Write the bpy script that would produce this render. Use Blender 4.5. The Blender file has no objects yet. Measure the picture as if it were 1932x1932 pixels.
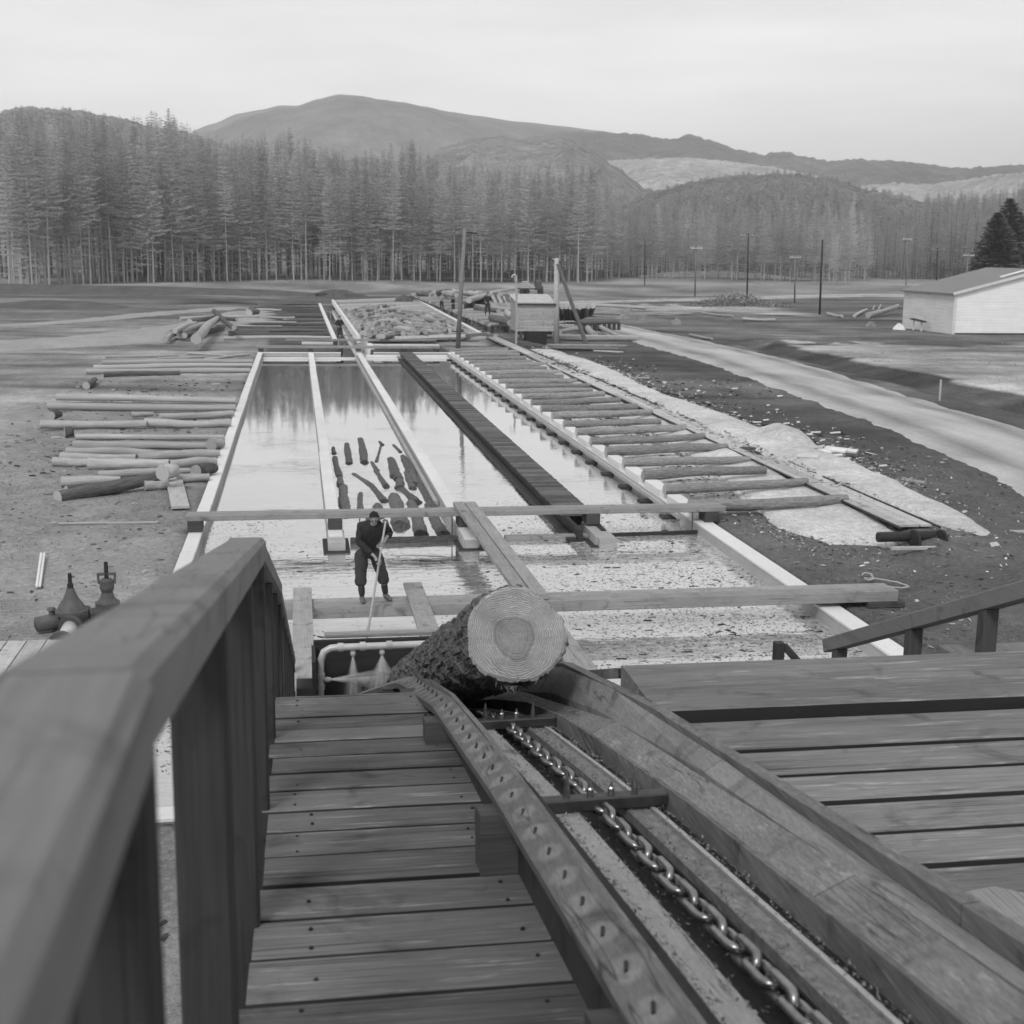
import bpy, math, random
import numpy as np
from math import sin, cos, pi, radians, atan2, sqrt
from mathutils import Vector, Matrix, noise
rnd = random.Random(11)
U = rnd.uniform
sc = bpy.context.scene
COL = sc.collection

# ------------------------------------------------------------------ camera
F, C0, H = 2500.0, 966.0, 6.9          # focal length and centre in units of a 1932 px wide frame; eye height above the water
YAW, PITCH, ROLL = radians(9.2), radians(11.07), radians(0.75)
fwd = Vector((sin(YAW)*cos(PITCH), cos(YAW)*cos(PITCH), -sin(PITCH)))
r0 = Vector((cos(YAW), -sin(YAW), 0)); u0 = r0.cross(fwd)
RV = r0*cos(ROLL)+u0*sin(ROLL); UV = -r0*sin(ROLL)+u0*cos(ROLL)
cd = bpy.data.cameras.new('camera'); cam = bpy.data.objects.new('camera', cd); COL.objects.link(cam)
cam.matrix_world = Matrix(((RV.x, UV.x, -fwd.x, 0), (RV.y, UV.y, -fwd.y, 0), (RV.z, UV.z, -fwd.z, H), (0, 0, 0, 1)))
cd.sensor_width = 36; cd.lens = 36*F/1932; cd.clip_start = 0.05; cd.clip_end = 20000
cd.dof.use_dof = True; cd.dof.focus_distance = 11.0; cd.dof.aperture_fstop = 5.6
sc.camera = cam

# ------------------------------------------------------------------ world, sun, exposure
SUN_EL, SUN_AZ = radians(46), radians(208)      # azimuth clockwise from +Y: behind and left of the camera
w = bpy.data.worlds.new("World"); sc.world = w; w.use_nodes = True
nt = w.node_tree; N = nt.nodes; L = nt.links; N.clear()
wo = N.new('ShaderNodeOutputWorld'); bg = N.new('ShaderNodeBackground'); L.new(bg.outputs[0], wo.inputs[0])
sky = N.new('ShaderNodeTexSky'); sky.sky_type = 'NISHITA'; sky.sun_disc = False
sky.sun_elevation = SUN_EL; sky.sun_rotation = SUN_AZ
bw = N.new('ShaderNodeRGBToBW'); L.new(sky.outputs[0], bw.inputs[0])
tc = N.new('ShaderNodeTexCoord'); mp = N.new('ShaderNodeMapping'); mp.inputs['Scale'].default_value = (1.6, 1.6, 11)
mp.inputs['Rotation'].default_value = (0.10, 0.06, 0)
L.new(tc.outputs['Generated'], mp.inputs[0])
cn = N.new('ShaderNodeTexNoise'); cn.inputs['Scale'].default_value = 1.5; cn.inputs['Detail'].default_value = 5; cn.inputs['Roughness'].default_value = .5
L.new(mp.outputs[0], cn.inputs['Vector'])
cr = N.new('ShaderNodeMapRange'); cr.inputs[1].default_value = .35; cr.inputs[2].default_value = .7; cr.inputs[3].default_value = 5.0; cr.inputs[4].default_value = 7.4
L.new(cn.outputs[0], cr.inputs[0])
sxz = N.new('ShaderNodeSeparateXYZ'); L.new(tc.outputs['Generated'], sxz.inputs[0])
hz_ = N.new('ShaderNodeMapRange'); hz_.interpolation_type = 'SMOOTHSTEP'; hz_.inputs[1].default_value = 0; hz_.inputs[2].default_value = .30; hz_.inputs[3].default_value = 2.15; hz_.inputs[4].default_value = 1.02; L.new(sxz.outputs[2], hz_.inputs[0])
hm_ = N.new('ShaderNodeMath'); hm_.operation = 'MULTIPLY'; L.new(cr.outputs[0], hm_.inputs[0]); L.new(hz_.outputs[0], hm_.inputs[1])
mx = N.new('ShaderNodeMix'); mx.data_type = 'FLOAT'; mx.inputs[0].default_value = .88
L.new(bw.outputs[0], mx.inputs[2]); L.new(hm_.outputs[0], mx.inputs[3])
L.new(mx.outputs[0], bg.inputs[0]); bg.inputs[1].default_value = 0.10
sd = bpy.data.lights.new('sun', 'SUN'); sd.energy = 1.5; sd.angle = radians(14); sd.color = (1, 1, 1)
so = bpy.data.objects.new('sun', sd); COL.objects.link(so)
sdir = Vector((sin(SUN_AZ)*cos(SUN_EL), cos(SUN_AZ)*cos(SUN_EL), sin(SUN_EL)))
so.rotation_euler = sdir.to_track_quat('Z', 'Y').to_euler(); so.location = sdir*60
sc.view_settings.view_transform = 'Standard'; sc.view_settings.look = 'None'
sc.view_settings.exposure = 0.4; sc.view_settings.gamma = 1.0
sc.render.engine = 'CYCLES'
try:
    sc.cycles.volume_step_rate = 10; sc.cycles.volume_bounces = 2
except Exception: pass

# ------------------------------------------------------------------ surveying: where a line of sight meets a real plane
EYE = Vector((0, 0, H))
def ray(x, y): return fwd+RV*((x-C0)/F)+UV*((C0-y)/F)
def G(x, y, z=0.0):
    d = ray(x, y); return EYE+d*((z-H)/d.z)
def AY(x, y, Y):
    d = ray(x, y); return EYE+d*(Y/d.y)
K = 1/1.0248
def crop(x0, y0, s): return lambda x, y: ((x0+x/s)*K, (y0+y/s)*K)
c1 = crop(360, 820, 3.22); c2 = crop(900, 820, 3.22); c3 = crop(1380, 900, 3.39); c5 = crop(40, 1000, 2.0133)
r3 = crop(30, 520, 2.76); r4 = crop(580, 500, 2.76); r5 = crop(1200, 480, 2.542); s4 = crop(640, 530, 3.116); r2 = crop(980, 200, 1.932)
def at(f, x, y, z): return G(*f(x, y), z)

# ------------------------------------------------------------------ materials (the photograph is black and white: every colour is a grey)
def math_(nt, op, a, b=None, c=None):
    n = nt.nodes.new('ShaderNodeMath'); n.operation = op
    for i, v in enumerate((a, b, c)):
        if v is None: continue
        if isinstance(v, (int, float)): n.inputs[i].default_value = v
        else: nt.links.new(v, n.inputs[i])
    return n.outputs[0]
def noise_(nt, co, scale, detail=4, rough=.55, vec=(1, 1, 1), dist=0):
    m = nt.nodes.new('ShaderNodeMapping'); m.inputs['Scale'].default_value = vec; nt.links.new(co, m.inputs[0])
    n = nt.nodes.new('ShaderNodeTexNoise'); n.inputs['Scale'].default_value = scale; n.inputs['Detail'].default_value = detail
    n.inputs['Roughness'].default_value = rough; n.inputs['Distortion'].default_value = dist
    nt.links.new(m.outputs[0], n.inputs['Vector']); return n.outputs[0]
def mat(name, base, layers=(), bump=0.0, bumpd=.01, rough=.8, metal=0.0, rand=.12, attr='tone', spec=.12, extra=None, lo=.02):
    """base grey * product of noise layers (vec, scale, detail, amp) * per-piece tone * per-object random"""
    m = bpy.data.materials.new(name); m.use_nodes = True; nt = m.node_tree
    b = nt.nodes['Principled BSDF']; b.inputs['Roughness'].default_value = rough; b.inputs['Metallic'].default_value = metal
    b.inputs['Specular IOR Level'].default_value = spec
    tc = nt.nodes.new('ShaderNodeTexCoord'); oi = nt.nodes.new('ShaderNodeObjectInfo')
    off = nt.nodes.new('ShaderNodeVectorMath'); off.operation = 'ADD'
    sc_ = nt.nodes.new('ShaderNodeVectorMath'); sc_.operation = 'SCALE'; sc_.inputs[0].default_value = (7.3, 5.1, 3.7)
    nt.links.new(oi.outputs['Random'], sc_.inputs['Scale'])
    nt.links.new(tc.outputs['Object'], off.inputs[0]); nt.links.new(sc_.outputs[0], off.inputs[1])
    co = off.outputs[0]; v = None; first = None
    for (vec, scale, detail, amp) in layers:
        n = noise_(nt, co, scale, detail, .62, vec)
        if first is None: first = n
        k = math_(nt, 'MULTIPLY_ADD', n, 2*amp, 1-amp)
        v = k if v is None else math_(nt, 'MULTIPLY', v, k)
    if v is None: v = math_(nt, 'ADD', 1.0, 0.0)
    v = math_(nt, 'MULTIPLY', v, base)
    v = math_(nt, 'MULTIPLY', v, math_(nt, 'MULTIPLY_ADD', oi.outputs['Random'], 2*rand, 1-rand))
    if attr:
        a = nt.nodes.new('ShaderNodeAttribute'); a.attribute_name = attr
        v = math_(nt, 'MULTIPLY', v, math_(nt, 'ADD', a.outputs['Fac'], 1.0))
    if extra: v = extra(nt, tc, co, v)
    v = math_(nt, 'MINIMUM', math_(nt, 'MAXIMUM', v, lo*.5), .92)
    nt.links.new(v, b.inputs['Base Color'])
    if bump and first is not None:
        bn = nt.nodes.new('ShaderNodeBump'); bn.inputs['Strength'].default_value = bump; bn.inputs['Distance'].default_value = bumpd
        nt.links.new(first, bn.inputs['Height']); nt.links.new(bn.outputs[0], b.inputs['Normal'])
    return m
def wood(name, base, ax='X', amp=.35, crack=.55, **k):
    def v3(a, b): return {'X': (a, b, b), 'Y': (b, a, b), 'Z': (b, b, a)}[ax]
    k.setdefault('bump', .5); k.setdefault('bumpd', .004); ex = k.pop('extra', None)
    def extra(nt, tc, co, v):
        n = noise_(nt, co, 1.0, 2, .5, v3(.08, 15) if ax != 'Y' else (22, .10, 6), .0)
        d = math_(nt, 'ABSOLUTE', math_(nt, 'SUBTRACT', n, .5))
        mr = nt.nodes.new('ShaderNodeMapRange'); mr.inputs[1].default_value = .004; mr.inputs[2].default_value = .018; mr.inputs[3].default_value = crack; mr.inputs[4].default_value = 0; nt.links.new(d, mr.inputs[0])
        g = noise_(nt, co, 1.6, 3, .5, (1, 1, 1)); gm = nt.nodes.new('ShaderNodeMapRange'); gm.inputs[1].default_value = .45; gm.inputs[2].default_value = .6; nt.links.new(g, gm.inputs[0])
        v = math_(nt, 'MULTIPLY', v, math_(nt, 'SUBTRACT', 1.0, math_(nt, 'MULTIPLY', mr.outputs[0], gm.outputs[0])))
        st = noise_(nt, co, 3.5, 5, .6, (1, 1, 1), 1.0); sm_ = nt.nodes.new('ShaderNodeMapRange'); sm_.inputs[1].default_value = .56; sm_.inputs[2].default_value = .72; sm_.inputs[3].default_value = 0; sm_.inputs[4].default_value = .45; nt.links.new(st, sm_.inputs[0])
        v = math_(nt, 'MULTIPLY', v, math_(nt, 'SUBTRACT', 1.0, sm_.outputs[0]))
        return ex(nt, tc, co, v) if ex else v
    return mat(name, base, [(v3(3.0, 70), 1.4, 5, amp), (v3(.5, 5), 1.5, 4, amp*.8), (v3(4, 190), 1, 3, amp*.7), ((1, 1, 1), 1.7, 4, amp*.6)], extra=extra, **k)
def scuffs(amount=.75, ax='X', thr=.6):
    def f(nt, tc, co, v):
        vec = (1.3, 14, 14) if ax == 'X' else (14, 1.3, 14)
        n = noise_(nt, co, 2.2, 5, .7, vec, .3)
        mr = nt.nodes.new('ShaderNodeMapRange'); mr.inputs[1].default_value = thr; mr.inputs[2].default_value = thr+.13
        mr.inputs[3].default_value = 0; mr.inputs[4].default_value = amount; nt.links.new(n, mr.inputs[0])
        return math_(nt, 'MULTIPLY', v, math_(nt, 'ADD', mr.outputs[0], 1))
    return f
def guard_spots(nt, tc, co, v):
    sx = nt.nodes.new('ShaderNodeSeparateXYZ'); nt.links.new(tc.outputs['Object'], sx.inputs[0])
    y = math_(nt, 'SUBTRACT', math_(nt, 'FRACT', math_(nt, 'DIVIDE', math_(nt, 'ADD', sx.outputs[1], 4-.945+.105), .21)), .5)
    y = math_(nt, 'MULTIPLY', y, .21)
    x = math_(nt, 'MULTIPLY', math_(nt, 'SUBTRACT', sx.outputs[0], .640-1.05), 1.9)
    d = math_(nt, 'SQRT', math_(nt, 'ADD', math_(nt, 'MULTIPLY', x, x), math_(nt, 'MULTIPLY', y, y)))
    n = noise_(nt, co, 9, 3, .6)
    d = math_(nt, 'ADD', d, math_(nt, 'MULTIPLY', math_(nt, 'SUBTRACT', n, .5), .05))
    mr = nt.nodes.new('ShaderNodeMapRange'); mr.inputs[1].default_value = .078; mr.inputs[2].default_value = .05
    mr.inputs[3].default_value = 0; mr.inputs[4].default_value = .5; nt.links.new(d, mr.inputs[0])
    return math_(nt, 'MULTIPLY', v, math_(nt, 'ADD', mr.outputs[0], 1))

def clapboards(nt, tc, co, v):
    sx = nt.nodes.new('ShaderNodeSeparateXYZ'); nt.links.new(tc.outputs['Object'], sx.inputs[0])
    f = math_(nt, 'FRACT', math_(nt, 'DIVIDE', sx.outputs[2], .24)); l = math_(nt, 'LESS_THAN', f, .13)
    c = noise_(nt, co, 1.0, 4, .6, (.25, .25, 6)); return math_(nt, 'MULTIPLY', math_(nt, 'MULTIPLY', v, math_(nt, 'SUBTRACT', 1.0, math_(nt, 'MULTIPLY', l, .09))), math_(nt, 'MULTIPLY_ADD', c, .35, .82))
M = {}
M['deck'] = wood('weathered_deck_wood', .12, 'X', .6, rand=.05, extra=scuffs(1.3, 'X', .57), rough=.7)
M['deck_pale'] = wood('scuffed_deck_wood', .17, 'X', .55, rand=.05, extra=scuffs(.9, 'X', .56), rough=.7)
M['rail'] = wood('planed_handrail_wood', .19, 'Y', .22, rand=.05, rough=.65, bump=.2, crack=.25)
M['post'] = wood('dark_post_wood', .05, 'Z', .3, rand=.10, rough=.75)
M['chute'] = wood('worn_chute_wood', .15, 'Y', .6, rand=.08, extra=scuffs(.6, 'Y', .58))
M['chute_pale'] = wood('pale_worn_chute_wood', .27, 'Y', .4, rand=.05)
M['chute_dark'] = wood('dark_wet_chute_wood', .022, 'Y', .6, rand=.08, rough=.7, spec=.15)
M['guard'] = wood('nailed_guard_wood', .125, 'Y', .4, rand=.05, extra=guard_spots)
M['grime'] = mat('greasy_bark_grime', .06, [((1, 1, 1), 14, 6, .8), ((5, 1, 5), 6, 5, .8)], bump=1, bumpd=.01, rough=.6)
M['strip'] = mat('dusty_scraped_strip', .16, [((6, 1.2, 6), 8, 6, .8), ((1, 1, 1), 30, 4, .5)], bump=.8, bumpd=.006, rough=.8)
M['steel'] = mat('worn_steel', .26, [((1, 1, 1), 30, 4, .5)], rough=.3, metal=.85, bump=.2, bumpd=.001, rand=.1)
M['steel_dark'] = mat('greased_iron', .07, [((1, 1, 1), 20, 4, .6)], rough=.45, metal=.5, bump=.3, bumpd=.002)
M['galv'] = mat('painted_pipe', .42, [((1, 1, 1), 6, 4, .3)], rough=.4, metal=.2)
M['beam'] = wood('beam_wood', .27, 'X', .42, rand=.08, rough=.8)
M['beamY'] = wood('plank_wood', .27, 'Y', .36, rand=.12, rough=.8)
M['beam_dark'] = wood('dark_beam_wood', .07, 'X', .4, rand=.1)
M['wet'] = wood('wet_black_timber', .035, 'Y', .5, rough=.6, spec=.2)
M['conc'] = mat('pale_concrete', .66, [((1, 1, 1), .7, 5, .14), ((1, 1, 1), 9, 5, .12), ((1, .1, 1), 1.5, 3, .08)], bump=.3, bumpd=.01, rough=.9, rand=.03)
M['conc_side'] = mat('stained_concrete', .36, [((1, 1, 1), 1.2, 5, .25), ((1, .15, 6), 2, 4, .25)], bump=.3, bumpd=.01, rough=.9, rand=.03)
M['walkslat'] = wood('narrow_slat_wood', .10, 'X', .5, rand=.05)
M['bark'] = mat('rough_bark', .13, [((3, 1.6, 1.6), 2.0, 6, .6), ((8, 1, 1), 1.2, 4, .4), ((20, 6, 6), 1, 3, .3)], bump=.8, bumpd=.2, rough=.95, rand=.25)
M['peeled'] = mat('peeled_log_wood', .36, [((2, 1.5, 1.5), 1.5, 5, .3), ((6, 1, 1), 1.2, 4, .25), ((1.2, .3, .3), 2, 3, .25)], bump=.3, bumpd=.1, rough=.85, rand=.18)
M['cut'] = mat('sawn_log_end', .38, [((1, 3, 3), 1, 4, .15)], rough=.85, rand=.18)
M['skid'] = mat('barked_skid_log', .27, [((14, 1.5, 1.5), 1.4, 6, .5), ((40, 6, 6), .8, 3, .45), ((2, .5, .5), 2, 3, .25)], bump=.8, bumpd=.15, rough=.95, rand=.2)
M['wetlog'] = mat('wet_floating_bark', .12, [((16, 2, 2), 1.2, 6, .7), ((40, 5, 5), 1, 3, .5)], bump=1, bumpd=.3, rough=.5, rand=.3, spec=.5)
M['chip'] = mat('bark_chips', .13, rand=0, rough=.7)
M['chips'] = mat('wood_chips', .52, [((1, 1, 1), 5, 6, .5), ((1, 1, 1), .45, 5, .6), ((1, 1, 1), 22, 3, .6)], bump=1, bumpd=.05, rough=.95, rand=.03)
M['road'] = mat('gravel_road', .37, [((1.2, .10, 1), 1.1, 4, .34), ((1, 1, 1), 3, 6, .2), ((1, 1, 1), 12, 3, .25)], bump=.8, bumpd=.04, rough=.95, rand=.02)
M['track'] = mat('packed_dirt', .30, [((.6, .6, 1), .5, 5, .35), ((1, 1, 1), 3, 5, .25)], bump=.7, bumpd=.05, rough=.95, rand=.04)
M['dark_earth'] = mat('dark_earth', .10, [((1, 1, 1), .4, 6, .5), ((1, 1, 1), 2.5, 5, .4)], bump=1, bumpd=.15, rough=.95, rand=.04)
M['stone'] = mat('grey_stone', .22, [((1, 1, 1), 4, 5, .35)], bump=.6, bumpd=.04, rough=.95)
M['board'] = wood('pale_boards', .44, 'X', .22, rand=.12)
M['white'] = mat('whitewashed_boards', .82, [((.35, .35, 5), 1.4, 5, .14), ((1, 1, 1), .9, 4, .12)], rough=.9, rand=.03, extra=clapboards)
M['white_dim'] = mat('shade_side_whitewash', .66, [((.35, .35, 5), 1.4, 5, .2), ((1, 1, 1), .7, 4, .18)], rough=.9, rand=.03, extra=clapboards)  # shaded walls: their dimness is painted into the whitewash colour
M['roof'] = mat('dull_roof_sheet', .22, [((1, 3, 1), 1.5, 4, .15), ((1, 1, 1), .4, 3, .12)], rough=.8, rand=.03)
M['shack'] = wood('shack_boards', .38, 'X', .3, rand=.04, rough=.85)
M['black'] = mat('blackened_iron', .035, [((1, 1, 1), 5, 4, .4)], rough=.6)
M['iron'] = mat('rusted_iron', .085, [((1, 1, 1), 9, 5, .4)], bump=.4, bumpd=.01, rough=.65, spec=.4)
M['polew'] = wood('pole_wood', .17, 'Z', .35, rand=.2)
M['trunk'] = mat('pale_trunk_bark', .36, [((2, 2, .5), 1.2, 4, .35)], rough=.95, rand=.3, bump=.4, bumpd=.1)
M['leaf'] = mat('bare_larch_twigs', .52, [((1, 1, 1), .16, 3, .35)], rough=.95, rand=.22, spec=.1)
_n = M['leaf'].node_tree; _b = _n.nodes['Principled BSDF']; _t = _n.nodes.new('ShaderNodeBsdfTranslucent'); _m = _n.nodes.new('ShaderNodeMixShader'); _m.inputs[0].default_value = .45
_n.links.new(_b.inputs['Base Color'].links[0].from_socket, _t.inputs[0]); _n.links.new(_b.outputs[0], _m.inputs[1]); _n.links.new(_t.outputs[0], _m.inputs[2]); _n.links.new(_m.outputs[0], _n.nodes['Material Output'].inputs['Surface'])
M['trunk_dim'] = mat('dim_far_trunks', .13, rough=.95, rand=0)  # wood's inner shade painted as darker bark, for dark gaps between trunks
M['leaf2'] = mat('evergreen_needles', .12, [((1, 1, 1), .3, 3, .4)], rough=.95, rand=.3, spec=.1)
M['wool'] = mat('dark_wool', .035, [((1, 1, 1), 9, 4, .3)], rough=.95, rand=0, bump=.3, bumpd=.01)
M['trouser'] = mat('dark_trouser_cloth', .05, [((1, 1, 1), 7, 4, .35)], rough=.95, rand=0, bump=.4, bumpd=.015)
M['skin'] = mat('skin', .30, [((1, 1, 1), 6, 3, .12)], rough=.6, rand=0)
M['hair'] = mat('dark_hair', .022, [((30, 4, 30), 3, 3, .4)], rough=.5, rand=0)
M['boot'] = mat('scuffed_leather', .13, [((1, 1, 1), 12, 4, .3)], rough=.6, rand=0)
M['shirt'] = mat('pale_shirt', .3, rough=.9, rand=.3)
M['rope'] = mat('hemp_rope', .36, [((1, 1, 1), 30, 3, .3)], rough=.9, rand=0)
M['shade'] = mat('dark_boards_gap_shade', .035, [((1, 1, 6), 3, 4, .4)], rough=.7, rand=.05)  # dark boards; on plank sides, dirt together with painted gap shade

# ------------------------------------------------------------------ mesh helpers
def tag(o, label=None, cat=None, group=None, kind=None):
    if label: o['label'] = label
    if cat: o['category'] = cat
    if group: o['group'] = group
    if kind: o['kind'] = kind
    return o
def empty(name, loc, label=None, cat=None, group=None, rz=0):
    o = bpy.data.objects.new(name, None); COL.objects.link(o); o.location = loc; o.rotation_euler = (0, 0, rz); o.empty_display_size = .2
    return tag(o, label, cat, group)
class MB:
    def __init__(s): s.v = []; s.f = []; s.m = []; s.t = []
    def add(s, vs, fs, m=0, tone=0.0):
        b = len(s.v); s.v += [tuple(p) for p in vs]; s.t += [tone]*len(vs)
        s.f += [tuple(i+b for i in f) for f in fs]; s.m += [m]*len(fs) if isinstance(m, int) else list(m)
    def beam(s, p0, p1, w, h, ch=.008, m=0, tone=0.0, up=(0, 0, 1), ext=None, roll=0, sidem=None):
        p0, p1 = Vector(p0), Vector(p1); a = (p1-p0).normalized(); u = Vector(up)
        sd = a.cross(u)
        if sd.length < 1e-4: sd = Vector((1, 0, 0))
        sd.normalize(); u = sd.cross(a)
        if roll: sd, u = sd*cos(roll)+u*sin(roll), u*cos(roll)-sd*sin(roll)
        ch = min(ch, w*.3, h*.3); W, Hh = w/2, h/2
        sec = [(-W+ch, -Hh), (W-ch, -Hh), (W, -Hh+ch), (W, Hh-ch), (W-ch, Hh), (-W+ch, Hh), (-W, Hh-ch), (-W, -Hh+ch)]
        vs = [p0+sd*x+u*y for x, y in sec]+[p1+sd*x+u*y for x, y in sec]
        fs = [(i, (i+1) % 8, 8+(i+1) % 8, 8+i) for i in range(8)]+[tuple(range(7, -1, -1)), tuple(range(8, 16))]
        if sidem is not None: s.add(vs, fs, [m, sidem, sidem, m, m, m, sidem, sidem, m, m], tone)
        else: s.add(vs, fs, m, tone)
    def box(s, c, d, rz=0, m=0, tone=0.0, ch=.008):
        c = Vector(c); a = Vector((cos(rz), sin(rz), 0))*d[0]/2
        s.beam(c-a, c+a, d[1], d[2], ch, m, tone)
    def tube(s, pts, rad, n=10, m=0, tone=0.0, cap=True, capm=None, squash=None):
        pts = [Vector(p) for p in pts]; k = len(pts); rad = rad if hasattr(rad, '__len__') else [rad]*k
        vs = []; pu = None
        for i, p in enumerate(pts):
            a = (pts[min(i+1, k-1)]-pts[max(i-1, 0)]).normalized()
            u = pu if pu else (Vector((0, 0, 1)) if abs(a.z) < .9 else Vector((0, 1, 0)))
            sd = a.cross(u).normalized(); u = sd.cross(a).normalized(); pu = u
            for j in range(n):
                t = 2*pi*j/n; vs.append(p+(sd*cos(t)+u*sin(t))*rad[i])
        fs = [(i*n+j, i*n+(j+1) % n, (i+1)*n+(j+1) % n, (i+1)*n+j) for i in range(k-1) for j in range(n)]
        ms = [m]*len(fs)
        if cap:
            fs += [tuple(range(n-1, -1, -1)), tuple((k-1)*n+j for j in range(n))]; ms += [m if capm is None else capm]*2
        s.add(vs, fs, ms, tone)
    def prism(s, sec, nodes, m=0, tone=0.0, cap=True):
        """sec: list of (x, dz) closed polygon; nodes: list of (y, z) along Y"""
        n = len(sec); vs = [(x, y, z+dz) for (y, z) in nodes for (x, dz) in sec]; k = len(nodes)
        fs = [(i*n+j, i*n+(j+1) % n, (i+1)*n+(j+1) % n, (i+1)*n+j) for i in range(k-1) for j in range(n)]
        if cap: fs += [tuple(range(n-1, -1, -1)), tuple((k-1)*n+j for j in range(n))]
        s.add(vs, fs, m, tone)
    def build(s, name, mats, parent=None, loc=None, smooth=False, fixn=True):
        me = bpy.data.meshes.new(name)
        off = Vector(loc) if loc is not None else Vector((0, 0, 0))
        if parent is not None and loc is None: off = Vector(parent.location)
        me.from_pydata([tuple(Vector(p)-off) for p in s.v], [], s.f)
        for mm in (mats if isinstance(mats, (list, tuple)) else [mats]): me.materials.append(mm)
        me.polygons.foreach_set('material_index', s.m)
        at_ = me.attributes.new('tone', 'FLOAT', 'POINT'); at_.data.foreach_set('value', s.t)
        if smooth: me.polygons.foreach_set('use_smooth', [True]*len(me.polygons))
        me.update()
        if fixn:
            import bmesh
            bm = bmesh.new(); bm.from_mesh(me); bmesh.ops.recalc_face_normals(bm, faces=bm.faces); bm.to_mesh(me); bm.free()
        o = bpy.data.objects.new(name, me); COL.objects.link(o)
        if parent is not None: o.parent = parent
        elif loc is not None: o.location = off
        return o
def part(name, m, parent, fn, smooth=False):
    b = MB(); fn(b); return b.build(name, m, parent, smooth=smooth)

# unit logs: axis +X from 0 to 1, radius 1; placed by scaling and turning copies that share the mesh
def unit_log(kind, seed, wob=.25, taper=.2, n=12, k=9):
    if kind == 'wetlog': n, k, wob = 16, 22, .16
    r_ = random.Random(seed); me = None; b = MB(); pts = []; rad = []
    py, pz = r_.uniform(-1, 1)*wob, r_.uniform(-1, 1)*wob*.4; ph = r_.uniform(0, 6)
    for i in range(k):
        t = i/(k-1); pts.append((t, py*sin(pi*t)*1.0+wob*.3*sin(7*t+ph), pz*sin(pi*t))); rad.append((1-taper*t)*(1+r_.uniform(-.05, .05)))
    vs = []
    for i in range(k):
        for j in range(n):
            a = 2*pi*j/n; q = rad[i]*(1+.06*sin(3*a+ph+i*.5)+r_.uniform(-.03, .03)*(2.2 if kind == 'wetlog' else 1)); vs.append((pts[i][0], pts[i][1]+q*cos(a), pts[i][2]+q*sin(a)))
    fs = [(i*n+j, i*n+(j+1) % n, (i+1)*n+(j+1) % n, (i+1)*n+j) for i in range(k-1) for j in range(n)]
    ms = [0]*len(fs)+[1, 1]; fs += [tuple(range(n-1, -1, -1)), tuple((k-1)*n+j for j in range(n))]
    b.add(vs, fs, ms)
    o = b.build('log', [M[kind], M['cut'] if kind != 'wetlog' else M['wetlog']]); me = o.data
    bpy.data.objects.remove(o)
    for p in me.polygons: p.use_smooth = len(p.vertices) == 4
    return me
LOGS = {k: [unit_log(k, i+len(k), .5 if k in ('peeled', 'bark') else .3) for i in range(4)] for k in ('bark', 'peeled', 'skid', 'wetlog')}
def log(p0, p1, r, kind='bark', label=None, group=None, name='log', cat='log', parent=None):
    p0, p1 = Vector(p0), Vector(p1); d = p1-p0
    o = bpy.data.objects.new(name, rnd.choice(LOGS[kind])); COL.objects.link(o)
    o.matrix_world = Matrix.Translation(p0) @ d.to_track_quat('X', 'Z').to_matrix().to_4x4() @ Matrix.Rotation(U(0, 6.28), 4, 'X') @ Matrix.Diagonal((d.length, r, r, 1))
    return tag(o, label, cat, group)

# ------------------------------------------------------------------ ground: one sheet to the horizon, with the pond and canal dug out of it
PX0, PX1, PY0, PY1 = -2.62, 10.15, 15.3, 88.6
CX0, CX1, CY1 = 2.75, 4.9, 168.0
def spread(lo, hi, step, far, q=1.22):
    a = list(np.arange(lo, hi+.01, step)); s = step; x = a[-1]
    while x < far: s *= q; x += s; a.append(x)
    return a
gx = spread(-12, 44, .5, 6000); s = .5; x = -12.0; left = []
while x > -6000: s *= 1.22; x -= s; left.append(x)
gx = sorted(left)+gx; gx = [v for v in gx if min(abs(v-e) for e in (PX0, PX0+.2, PX1, PX1+.22, CX0, CX1)) > .12]+[PX0, PX0+.2, PX1, PX1+.22, CX0, CX0+.12, CX1-.12, CX1]
gx = sorted(gx)
gy = [-4000, -1500, -600, -200, -80, -40, -20, -10]+spread(-5, 172, .6, 7000); gy = sorted([v for v in gy if min(abs(v-e) for e in (PY0, PY0-.2, PY1, PY1+.2)) > .12]+[PY0, PY0+.02-.2, PY1, PY1+.2])
def in_pond(x, y): return (PX0 < x < PX1+.1 and PY0-.1 < y < PY1+.1) or (CX0 < x < CX1 and PY1-1 < y < CY1)
def gheight(x, y):
    if y > 400: return .3
    n = noise.noise(Vector((x*.35, y*.35, 0)))*.08+noise.noise(Vector((x*1.1, y*1.1, 4)))*.045+noise.noise(Vector((x*.06, y*.06, 3)))*.12
    z = .27+n*min(1, max(0, (max(PX0-x, x-PX1-1)+.0)*.5)) if not (PX0-.3 < x < PX1+.3) else .25
    if y < PY0-.3: z = .22+n
    if 13.4 < x < 18 and 15 < y < 130: z += .30*min(1, (x-13.4)/1.2)*min(1, (18-x)/1.5)
    # drainage ditch beside the road
    dx = x-(ditch_x(y)); 
    if 40 < y < 108 and abs(dx) < 2.2: z -= .55*(1-abs(dx)/2.2)*min(1, (108-y)/6)
    if y > 150: z += min(1.2, (y-150)*.008)+noise.noise(Vector((x*.03, y*.03, 9)))*.5*min(1, (y-150)/60)
    return z
def ditch_x(y): return 33.0+ (y-50)*.045 if y > 50 else 33.0-(50-y)*.05
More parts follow.
